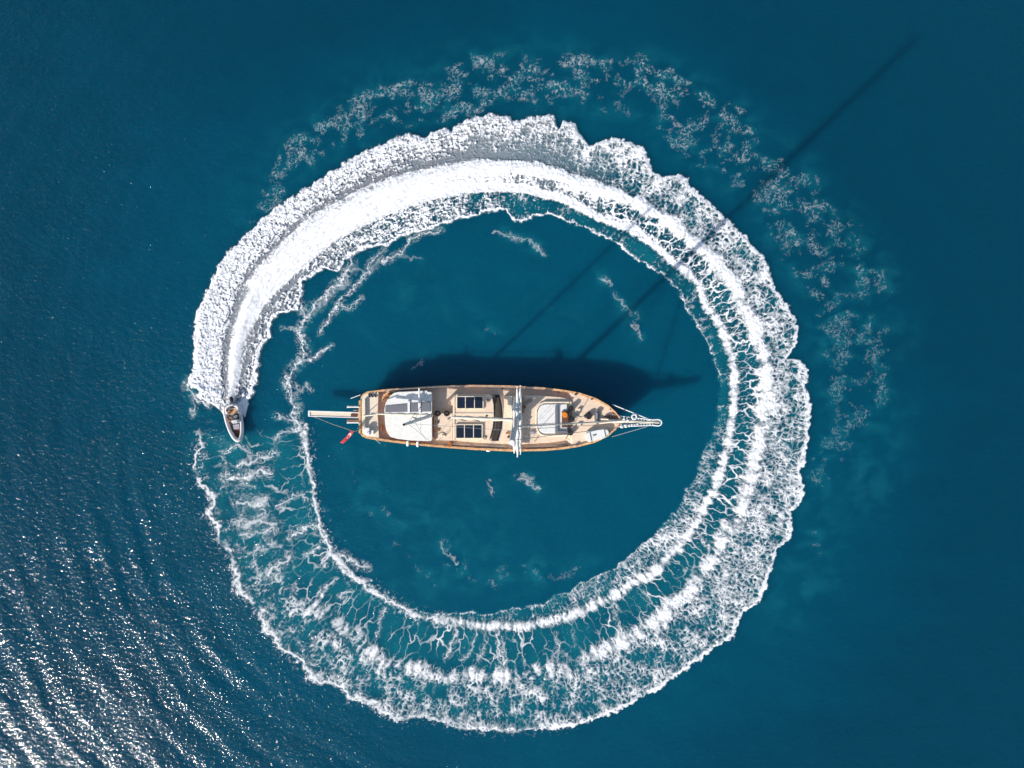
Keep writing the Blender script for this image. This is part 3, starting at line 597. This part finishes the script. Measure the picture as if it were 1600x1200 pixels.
# --- foredeck fittings
for (x, y, r, h_) in ((892, 638, .30, .85), (893, 654, .27, .9), (891, 676, .30, .85)):
    p = P(x, y, 2.4); MB().cyl((p.x, p.y, 1.75), r * .8, h_ + .55, 14, r).build('ventilator', M['black'], yacht)
m = MB(); p = P(919, 650, 2.3); m.cyl((p.x, p.y, 2.45), .28, .6, 14, .36); m.ball((p.x - .35, p.y, 2.7), .2); m.ball((p.x + .05, p.y + .35, 2.65), .18); m.build('capstan', M['black'], yacht)
m = MB(); p = P(933, 652, 2.3)
ctr = P(933, 651.5, 2.8); m.tube([ctr + Vector((0, -.75, 0)), ctr + Vector((0, .75, 0))], .17, 12); m.tube([ctr + Vector((0, -.5, 0)), ctr + Vector((0, -.38, 0))], .3, 14); m.tube([ctr + Vector((0, .38, 0)), ctr + Vector((0, .5, 0))], .3, 14)
m.poly([(ctr.x - .3, ctr.y - .3), (ctr.x + .3, ctr.y - .3), (ctr.x + .3, ctr.y + .3), (ctr.x - .3, ctr.y + .3)], 2.4, 2.85, .05); m.build('windlass', M['grey'], yacht)
m = MB(); random.seed(4)
for k in range(7):
    c = P(946 + k * 2.8, 652.5 - 1.3 * math.sin(k), 2.86); m.tube([c + Vector(((.22 + .03 * k % .1) * math.cos(t), .17 * math.sin(t), .03 * k)) for t in [j * math.pi / 5 for j in range(10)]], .05, 5, closed=True)
m.build('chain_pile', M['black'], yacht)
for k_ in range(1):
    m = MB()
    for y0 in (654.5, 661.5): m.tube([P(936, y0, 2.8), P(968, 656 + (y0 - 656) * .3, 3.0)], .09, 8)
    m.split('foredeck_rail', M['teak2'], yacht)
m = MB()
for a_, b_ in (((700, 694), (735, 696)), ((740, 696), (790, 698.5)), ((820, 699), (880, 697)), ((870, 693.5), (884, 692.5))):
    m.tube([P(*a_, 2.1), P(*b_, 2.1)], .11, 8)
m.split('side_spar', M['teak2'], yacht)
MB().box(701, 690, 706, 698, 1.8, 2.5, .04).build('gate_post', M['varnish'], yacht)
# --- bowsprit
bs = MB().tube([P(950, 657.5, 2.9), P(975, 658.2, 3.05), P(1030, 660.2, 3.55)], [.2, .19, .11], 12).build('bowsprit', M['sail'], yacht)
m = MB()
L1 = [P(966, 650, 2.95), P(985, 652, 3.1), P(1020, 656, 3.5)]; L2 = [P(966, 667, 2.95), P(985, 666, 3.1), P(1020, 664.5, 3.5)]
m.tube(L1, .05, 6); m.tube(L2, .05, 6)
m.tube([P(1020, 656, 3.5), P(1029, 655.5, 3.55), P(1033, 657.5, 3.58), P(1034, 660.5, 3.58), P(1033, 663.5, 3.58), P(1029, 665.5, 3.55), P(1020, 664.5, 3.5)], .075, 6)
m.build('pulpit', M['white'], bs)
m = MB(); random.seed(7)
for k in range(13):
    t = k / 12; a_ = L1[0].lerp(L1[2], t); b_ = L2[0].lerp(L2[2], t); m.tube([a_, b_], .022, 5)
    t2 = min(1, t + .09); m.tube([a_, L2[0].lerp(L2[2], t2)], .015, 4); m.tube([b_, L1[0].lerp(L1[2], t2)], .015, 4)
m.build('bowsprit_net', M['white'], bs)
m = MB()
for (x, y, r) in ((971.5, 666.5, .21), (978, 665.5, .22), (983.5, 665, .17), (988, 664.3, .19), (992, 664, .15), (996, 663, .12), (1014, 656, .19), (1015, 663, .13), (975, 655, .14), (981, 656.5, .12)):
    m.ball(P(x, y, 3.3), r, 1.1, .9, .8)
m.split('furled_sail_bundle', M['canvas'], bs)
for a_, b_, mm, r in (((957, 632, 2.7), (1015, 655.5, 3.4), 'white', .055), ((956, 682.5, 2.6), (1011, 666.5, 3.3), 'steel', .045)):
    MB().tube([P(*a_), P(*b_)], r, 6).build('whisker_stay', M[mm], bs)
c = P(991, 651.5, 3.35); tag(MB().tube([c + Vector((.26 * math.cos(t), .26 * math.sin(t), 0)) for t in [k * math.pi / 10 for k in range(20)]], .085, 8, closed=True).build('lifebuoy', M['white']), 'round white lifebuoy hung on the bowsprit rail of the yacht', 'lifebuoy')
# --- passerelle, davits
pm = MB().pp([(482, 642.5), (561, 645), (561, 652.5), (482, 650)], 1.62, 1.70).build('gangway', M['teak2'], yacht)
MB().pp([(481.5, 641.6), (561, 644.1), (561, 645.4), (481.5, 643)], 1.66, 1.76).pp([(481.5, 649.6), (561, 652.2), (561, 653.4), (481.5, 650.9)], 1.66, 1.76).pp([(481.2, 643.1), (484, 643.1), (484, 649.5), (481.2, 649.5)], 1.705, 1.77).split('gangway_edge', M['white'], pm)
MB().pp([(548, 646.5), (558, 646.7), (558, 651), (548, 651)], 1.71, 1.8, .02).build('gangway_hinge', M['brown'], pm)
MB().tube([P(490, 651, 1.7), P(520, 663, 1.9), P(556, 675, 2.9)], .022, 5).build('gangway_rope', M['rope'], pm)
for y in (635.5, 660):
    MB().tube([P(542.5, y - .3, 2.85), P(546, y, 2.85), P(561, y + .2, 2.75)], [.16, .1, .09], 8).build('davit', M['white'], yacht)
MB().tube([P(548, 622.5, 2.7), P(563, 617, 2.8)], .04, 6).tube([P(586, 686, 2.6), P(594, 693, 1.4)], .03, 5).split('mooring_pole', M['white'], yacht)
MB().box(542, 656, 561, 658, .5, .62).tube([P(560, 641, .9), P(552, 641, .6)], .04).split('stern_ladder', M['varnish'], yacht)
# --- masts, booms, sails, rigging
def mast(px, py, zb, zt, r0, r1, rake, name='mast'):
    b_ = P(px, py, zb); n = 9
    pts = [Vector((b_.x - rake * t, b_.y, zb + (zt - zb) * t)) for t in [k / (n - 1) for k in range(n)]]
    return pts, MB().tube(pts, [r0 + (r1 - r0) * (k / (n - 1)) ** 1.5 for k in range(n)], 14).build(name, M['white'], yacht)
fp, fm = mast(806.5, 656.2, 1.8, 32.5, .33, .19, .5)
ap, am = mast(676.5, 648.5, 1.8, 20.5, .20, .11, .4)
for k, (xi, z, y0_, y1_, r) in enumerate(((803.5, 3.12, 705, 624, .20), (808.5, 3.2, 711, 607, .21), (813.2, 3.15, 707, 605.5, .19))):
    n = 11; pts = [P(xi, y0_ + (y1_ - y0_) * j / (n - 1), z + .05 * math.sin(j * 1.7)) for j in range(n)]
    yd = MB().tube([pts[0] - Vector((0, .25, 0)), pts[-1] + Vector((0, .25, 0))], .07, 8).build('awning_pole', M['white'], yacht)
    MB().tube([p + Vector((.05 * math.sin(j * 2.3 + k), 0, .1)) for j, p in enumerate(pts)], [r * (.35 if j in (0, n - 1) else .75 + .3 * abs(math.sin(j * 1.3 + k))) for j in range(n)], 10).build('rolled_awning', M['canvas'], yd)
bm_ = MB().tube([P(806, 656.5, 4.2), P(706, 652, 4.5)], [.13, .10], 10).build('boom', M['white'], yacht)
n = 14; pts = [P(803 - 96 * j / (n - 1), 656 - 4.2 * j / (n - 1), 4.6) for j in range(n)]
MB().tube(pts, [.13 if j in (0, n - 1) else .19 + .05 * math.sin(j * 2.1) for j in range(n)], 10).build('furled_sail', M['sail'], bm_)
bm_ = MB().tube([P(676, 648.7, 4.2), P(589, 646.5, 4.5)], [.12, .10], 10).build('boom', M['sail'], yacht)
n = 12; pts = [P(673 - 70 * j / (n - 1), 648.7 - 1.8 * j / (n - 1), 4.6) for j in range(n)]
MB().tube(pts, [.1 if j in (0, n - 1) else .17 + .05 * math.sin(j * 1.9) for j in range(n)], 10).build('furled_sail', M['sail'], bm_)
def at_mast(pts, f): 
    i = f * (len(pts) - 1); j = min(int(i), len(pts) - 2); return pts[j].lerp(pts[j + 1], i - j)
for a_, b_, r, mm in ((at_mast(fp, .42), P(968, 657.3, 3.2), .075, 'sail'), (at_mast(fp, .55), P(1010, 659.5, 3.6), .022, 'wire'), (at_mast(fp, .93), P(1031, 660, 3.7), .022, 'wire'), (at_mast(fp, .35), P(900, 659, 2.4), .03, 'wire')):
    MB().tube([a_, b_], r, 6).build('forestay', M[mm], fm)
for x, f in ((796, .55), (800, .8), (812, .8), (816, .55)):
    for s_, yy in ((1, 605), (-1, 702)): MB().tube([at_mast(fp, f), P(x, yy, 2.5)], .018, 5).build('shroud', M['wire'], fm)
for x, f in ((670, .7), (680, .9)):
    for yy in (605.5, 695.5): MB().tube([at_mast(ap, f), P(x, yy, 2.5)], .018, 5).build('shroud', M['wire'], am)
MB().tube([at_mast(ap, .9), at_mast(fp, .6)], .018, 5).build('triatic_stay', M['wire'], am)
c = at_mast(ap, .5); MB().tube([c - Vector((0, 1.1, 0)), c + Vector((0, 1.1, 0))], .05, 6).build('spreader', M['white'], am)
c = at_mast(fp, .62); MB().tube([c - Vector((0, 1.3, 0)), c + Vector((0, 1.3, 0))], .05, 6).build('spreader', M['white'], fm)
c = at_mast(ap, 1); MB().ball(c + Vector((0, 0, .1)), .11).tube([c, c + Vector((0, 0, .9))], .02, 5).build('mast_cap', M['black'], am)
# --- deck clutter
random.seed(12)
for lst, s_ in ((TOP, 1), (BOT, -1)):
    for i in range(2, n_ - 2):
        for t in (.25, .75):
            x = lst[i][0] * (1 - t) + lst[i + 1][0] * t; y = lst[i][1] * (1 - t) + lst[i + 1][1] * t; p = P(x, y + s_ * 3.2, 2.1); z0_ = deckz(x)
            if random.random() < .55: MB().cyl((p.x, p.y, z0_), .09, .32, 8, .12).tube([(p.x - .18, p.y, z0_ + .26), (p.x + .18, p.y, z0_ + .26)], .03, 5).build('bollard', M['black' if random.random() < .5 else 'steel'], yacht)
for x, y, w_, h_, mm, nm in ((684, 672, 5, 4, 'varnish', 'deck_box'), (693, 681, 6, 3, 'teak2', 'deck_box'), (700, 655, 3, 3, 'steel', 'winch'), (826, 655, 3, 3, 'steel', 'winch'), (826, 668, 3, 3, 'steel', 'winch'),
        (832, 676, 7, 5, 'lav', 'deck_cushion'), (822, 682, 7, 5, 'teak2', 'deck_cushion'), (760, 650, 3, 3, 'brown', 'hatch_lid'), (905, 664, 6, 5, 'teak2', 'fore_hatch'), (905, 640, 5, 4, 'teak2', 'fore_hatch'), (820, 636, 3, 5, 'varnish', 'deck_box'), (795, 683, 5, 3, 'brown', 'deck_box')):
    zb = 2.52 if x > 893 else 2.6
    if nm == 'winch': p = P(x, y, 2.7); MB().cyl((p.x, p.y, 2.64), .13, .24, 10, .1).build(nm, M[mm], yacht)
    else: MB().box(x - w_ / 2, y - h_ / 2, x + w_ / 2, y + h_ / 2, zb, zb + .28, .04).build(nm, M[mm], yacht)
for k, (pp_) in enumerate((((842, 680), (838, 686), (834, 692)), ((717, 655), (724, 658), (735, 656), (748, 660)), ((881, 680), (887, 684), (886, 690)), ((683, 680), (690, 676), (697, 679), (703, 672)), ((899, 646), (907, 652), (914, 648)), ((640, 648), (650, 655), (668, 650)))):
    zz_ = (2.75, 2.86, 2.7, 2.78, 2.58, 3.2)[k]; MB().tube(smooth_path([P(x, y, zz_) for x, y in pp_]), .035, 5).build('rope', M['rope'], yacht)
for (x, y, r) in ((684, 646, .3), (698, 646, .3), (828, 626, .22), (757.5, 683.5, .2), (762, 626, .2), (823, 629, .18)):
    m = MB(); zb = 2.74 if y > 640 else (2.8 if x < 790 else 2.68); p = P(x, y, zb)
    if y < 640 and x < 707: zb = 1.75
    for k in range(3): m.tube([(p.x + (r - .07 * k) * math.cos(t), p.y + (r - .07 * k) * math.sin(t), zb + .05 + .05 * k) for t in [j * math.pi / 6 for j in range(12)]], .045, 5, closed=True)
    tag(m.build('rope_coil', M['rope'] if x > 700 else M['black']), {684: 'dark rope coil beside the aft mast, nearer the white awning', 698: 'dark rope coil beside the aft mast, nearer the skylights', 828: 'larger tan rope coil forward of the white furled sails, toward the sun pad', 757.5: 'tan rope coil by the lower skylight, away from the boat shadow on the water', 762: 'tan rope coil by the skylight next to the dark water shadow', 823: 'smaller tan rope coil forward of the white furled sails'}[x], 'rope coil', 'coiled ropes on the yacht deck')
m = MB()
for x, y, a_ in ((679.5, 657, 5), (684.5, 657, 5)): m.tube([P(x, y, 2.78), P(x, y + a_, 2.78)], .06, 6)
m.split('deck_hatch_handle', M['black'], yacht)
# --- white covered tender on the foredeck
tn = empty('covered_tender', P(933, 679, 0) + Vector((0, 0, 2.0)))
tag(tn, 'small white covered dinghy stowed slanting on the foredeck near the bow', 'dinghy')
def tender(sc, z0, z1, mm, name):
    c = P(933, 678.5, 2.6); a_ = math.radians(14); ca, sa = math.cos(a_), math.sin(a_)
    outl = [(-1.38, -.52), (-1.42, 0), (-1.38, .52), (-.9, .62), (.3, .62), (.95, .5), (1.28, .3), (1.40, 0), (1.28, -.3), (.95, -.5), (.3, -.62), (-.9, -.62)]
    return MB().poly([(c.x + (x * ca - y * sa) * sc, c.y + (x * sa + y * ca) * sc) for x, y in outl], z0, z1, .12).build(name, M[mm], tn)
tender(1, 2.6, 3.05, 'white', 'tender_hull'); tender(.97, 3.06, 3.25, 'canvas', 'tender_cover')
m = MB(); c = P(933, 678.5, 2.7)
for dx in (.75, -.85): m.tube([(c.x + dx + .15, c.y - .5 + .25 * dx, 3.27), (c.x + dx - .05, c.y + .5 + .25 * dx, 3.27)], .04, 6)
m.tube([(c.x - .55, c.y - .1, 3.27), (c.x - .2, c.y - .02, 3.27)], .07, 6); m.split('tender_strap', M['grey'], tn)
# --- fenders hanging over the side
fl = {637: 'white fender hanging over the rail nearest the stern, below the awning', 652.5: 'white fender hanging over the rail below the awning, second from the stern', 763: 'white fender on the rail between skylight and white furled sails'}
for x, y, hor in ((637, 692.5, 1), (652.5, 693.5, 1), (763, 703.5, 0)):
    m = MB()
    if hor: a_, b_ = P(x, y - 3.5, 3.0), P(x, y + 4.5, 2.55)
    else: a_, b_ = P(x - 3.5, y, 2.3), P(x + 3.5, y + .3, 2.2)
    m.tube([a_.lerp(b_, t) for t in (0, .08, .2, .8, .92, 1)], [.04, .12, .16, .16, .12, .04], 10)
    tag(m.build('fender', M['white']), fl[x], 'fender', 'white fenders on the yacht rail')
# --- flag on its staff
fs = empty('ensign_flag', P(554, 676, 2.7)); tag(fs, 'red flag with white crescent and star streaming from a slanting staff at the stern', 'flag')
MB().tube([P(565, 672, 2.6), P(552, 674, 4.3)], .03, 6).build('flag_staff', M['rail'], fs)
m = MB(); nu, nv = 16, 8; gv = []
A0 = P(553, 675, 4.1); B0 = P(540, 693, 3.3); side = Vector((-.80, -.16, -.62)); side.normalize()
def flag_pt(u, v, off=0):
    w = .10 * math.sin(u * 9 + v * 2.2) * (.3 + u); d = Vector((.81, -.58, 0))
    d2 = (B0 - A0); curve = Vector((-1, -.1, 0)) * (.30 * u ** 3)
    nrm = Vector((.3, .3, .9)).normalized()
    return A0 + d2 * u + curve + Vector((-.83, .45, -.30)) * (v - .0) * .42 + nrm * (w + off)
for i in range(nu + 1): gv.append([m.bm.verts.new(flag_pt(i / nu, j / nv)) for j in range(nv + 1)])
for i in range(nu):
    for j in range(nv): m.bm.faces.new((gv[i][j], gv[i + 1][j], gv[i + 1][j + 1], gv[i][j + 1]))
fc = m.build('flag_cloth', M['red'], fs)
sol = fc.modifiers.new('s', 'SOLIDIFY'); sol.thickness = .008
m = MB()
def on_flag(u, v): return flag_pt(u, v, .03)
cr = []
for t in range(13):
    th = math.radians(55 + t * 250 / 12); cr.append((.36 + .15 * math.cos(th), .5 + .36 * math.sin(th)))
for t in range(13):
    th = math.radians(305 - t * 250 / 12); cr.append((.395 + .115 * math.cos(th), .5 + .29 * math.sin(th)))
h1 = [m.bm.verts.new(on_flag(*p)) for p in cr]
for k in range(12): m.bm.faces.new((h1[k], h1[k + 1], h1[24 - k], h1[25 - k]))
sv = [m.bm.verts.new(on_flag(.58 + (.075 if k % 2 == 0 else .03) * math.cos(k * math.pi / 5), .5 + (.18 if k % 2 == 0 else .07) * math.sin(k * math.pi / 5))) for k in range(10)]
cc_ = m.bm.verts.new(on_flag(.58, .5))
for k in range(10): m.bm.faces.new((sv[k], sv[(k + 1) % 10], cc_))
m.build('crescent_and_star', M['white'], fs)
# ================================================================ speedboat
rib = empty('inflatable_speedboat', P(364, 660, 0)); tag(rib, 'white and grey inflatable speedboat heading down the photo at the head of the foam ring', 'speedboat')
left = [(351.5, 634), (351.5, 644), (353.5, 655), (357.5, 668), (362.5, 679), (367, 685.5), (371.5, 688)]; right = [(375.5, 685), (378, 677), (378.2, 666), (377, 655), (375.5, 644), (373, 634)]
def zr(y): return .42 + .5 * max(0, (y - 660) / 28) ** 2
allp = left + right
from mathutils import geometry
tp = smooth_path([P(x, y, zr(y)) for x, y in allp]); nt_ = len(tp)
MB().tube(tp, [.06 if i in (0, nt_ - 1) else (.17 if i in (1, nt_ - 2) else .215) for i in range(nt_)], 12).build('inflatable_tube', M['tube'], rib)
MB().tube([p + Vector((0, 0, .20)) for p in tp[3:-3]], .025, 5).build('grab_rope', M['grey'], rib)
inner = [(353, 634), (353, 645), (355, 656), (359, 668), (364, 679), (369, 686), (374, 684), (376.5, 676), (376.5, 665), (375.5, 654), (374, 644), (372, 634)]
MB().pp(inner, -.12, .32).build('deck', M['floor'], rib)
MB().pp([(362, 669), (372, 667.5), (376, 672), (375.5, 680), (371, 685), (367, 681)], .33, .52, .03).build('bow_locker', M['brown'], rib)
MB().pp([(363.5, 663), (374, 662), (375, 670), (365, 671.5)], .33, .62, .05).build('bow_cushion', M['lav'], rib)
cs = MB().pp([(361, 656.5), (371, 655.5), (371.5, 661), (362, 662)], .33, 1.15, .07).build('console', M['white'], rib)
m = MB(); m.tube([P(361.5, 662, 1.2), P(366.5, 663.3, 1.42), P(371.5, 661.3, 1.2)], .03, 6); m.build('windscreen', M['glass'], cs)
c = P(366, 655.5, 1.1); MB().tube([c + Vector((.17 * math.cos(t), .05 * math.sin(t), .17 * math.sin(t))) for t in [k * math.pi / 6 for k in range(12)]], .02, 5, closed=True).build('steering_wheel', M['black'], cs)
MB().pp([(361, 649), (370.5, 648), (371, 652.5), (361.5, 653.5)], .33, .78, .05).build('helm_seat', M['lav'], rib)
seat = [(354.5, 638), (358, 634.3), (364, 633), (370, 634.5), (373, 639), (373, 645)]
sp_ = smooth_path([P(x, y, .62) for x, y in [(355.5, 647)] + seat[0:] ]); MB().tube(sp_, .2, 10).build('stern_bench', M['tube'], rib)
MB().pp([(357, 637), (371, 636), (372, 647), (357, 648)], .325, .42, .02).build('stern_cushion', M['shirt'], rib)
om = MB().pp([(357, 620.5), (361.5, 619.5), (363, 627), (359.5, 629)], .55, 1.05, .1).build('outboard_motor', M['black'], rib)
MB().tube([P(360.5, 627, .6), P(359, 624, -.4)], .09, 8).build('motor_leg', M['grey'], om)
MB().pp([(358, 628.5), (368, 627.5), (370, 634), (356.5, 634.5)], .0, .42, .04).build('transom_step', M['lav'], rib)
m = MB(); m.tube([P(357, 640, .5), P(357, 639, 1.9), P(371.5, 638, 1.9), P(371.5, 639, .5)], .03, 6); m.build('roll_bar', M['steel'], rib)
# ---- people
def person(name, label, base, yaw, joints, radii, edges, hair_c, cloth):
    root = empty(name, base); root.rotation_euler = (0, 0, yaw); tag(root, label, 'person')
    me = bpy.data.meshes.new('body'); me.from_pydata(joints, edges, []); o = bpy.data.objects.new('body', me); C.objects.link(o)
    md = o.modifiers.new('skin', 'SKIN'); md.use_smooth_shade = True
    for i, r in enumerate(radii): me.skin_vertices[0].data[i].radius = r if isinstance(r, tuple) else (r, r)
    me.skin_vertices[0].data[0].use_root = True
    o.modifiers.new('sub', 'SUBSURF').levels = 1; o.modifiers['sub'].render_levels = 1
    dg = bpy.context.evaluated_depsgraph_get(); ev = bpy.data.meshes.new_from_object(o.evaluated_get(dg)); bpy.data.objects.remove(o)
    o = bpy.data.objects.new('body', ev); C.objects.link(o); o.parent = root
    ev.materials.clear(); ev.materials.append(M['skin']); ev.materials.append(M[cloth]); ev.materials.append(M['shorts'])
    for p in ev.polygons:
        c = p.center; p.use_smooth = True
        p.material_index = 1 if (.12 < c.z < .58 and abs(c.x) < .27 and c.y < .3) else (2 if (c.z <= .12 and c.z > -.12 and c.y < .40) else 0)
    hb_ = MB(); hb_.ball(Vector(hair_c), .118, 1, 1.08, .92); me2 = bpy.data.meshes.new('hair'); hb_.bm.to_mesh(me2); hb_.bm.free(); me2.materials.append(M['hair'])
    for p in me2.polygons: p.use_smooth = True
    h2 = bpy.data.objects.new('hair', me2); C.objects.link(h2); h2.parent = root
    return root
# seated figure: origin at the seat, facing +y
def seated(name, label, base, yaw, reach, cloth):
    J = [(0, 0, .06), (0, .01, .25), (0, .02, .42), (0, .03, .56), (0, .05, .64), (0, .06, .73), (0, .08, .80)]
    R_ = [(.17, .12), (.15, .11), (.18, .12), (.15, .09), .055, (.085, .10), (.075, .09)]; E = [(0, 1), (1, 2), (2, 3), (3, 4), (4, 5), (5, 6)]
    J.append((0, .155, .725)); R_.append(.022); E.append((5, 7))
    for s_ in (-1, 1):
        b_ = len(J); J += [(s_ * .2, .03, .52), (s_ * .27, .08, .3), (s_ * .17, .08 + reach * .75, .36), (s_ * .12, .08 + reach, .40)]; R_ += [.062, .048, .036, .03]; E += [(3, b_), (b_, b_ + 1), (b_ + 1, b_ + 2), (b_ + 2, b_ + 3)]
        h_ = b_ + 3
        for f in range(4):
            q = len(J); x0 = s_ * (.12 + (f - 1.5) * .02); J += [(x0, .08 + reach + .06, .405), (x0 - s_ * .004, .08 + reach + .10 + .006 * (f == 1), .385)]; R_ += [.010, .008]; E += [(h_, q), (q, q + 1)]
        q = len(J); J.append((s_ * .075, .08 + reach + .035, .41)); R_.append(.011); E.append((h_, q))
        b_ = len(J); J += [(s_ * .10, .06, .04), (s_ * .15, .45, .07), (s_ * .15, .50, -.33), (s_ * .16, .63, -.38)]; R_ += [.088, .062, .042, .035]; E += [(0, b_), (b_, b_ + 1), (b_ + 1, b_ + 2), (b_ + 2, b_ + 3)]
    return person(name, label, base, yaw, J, R_, E, (0, .045, .795), cloth)
seated('person', 'person with dark hair sitting at the helm of the speedboat in a tan shirt', P(364.5, 651, 0) + Vector((0, 0, .80)), math.radians(188), .38, 'shirt')
seated('person', 'bare-shouldered person sitting on the stern cushion of the speedboat', P(362, 640, 0) + Vector((0, 0, .50)), math.radians(150), .25, 'skin')
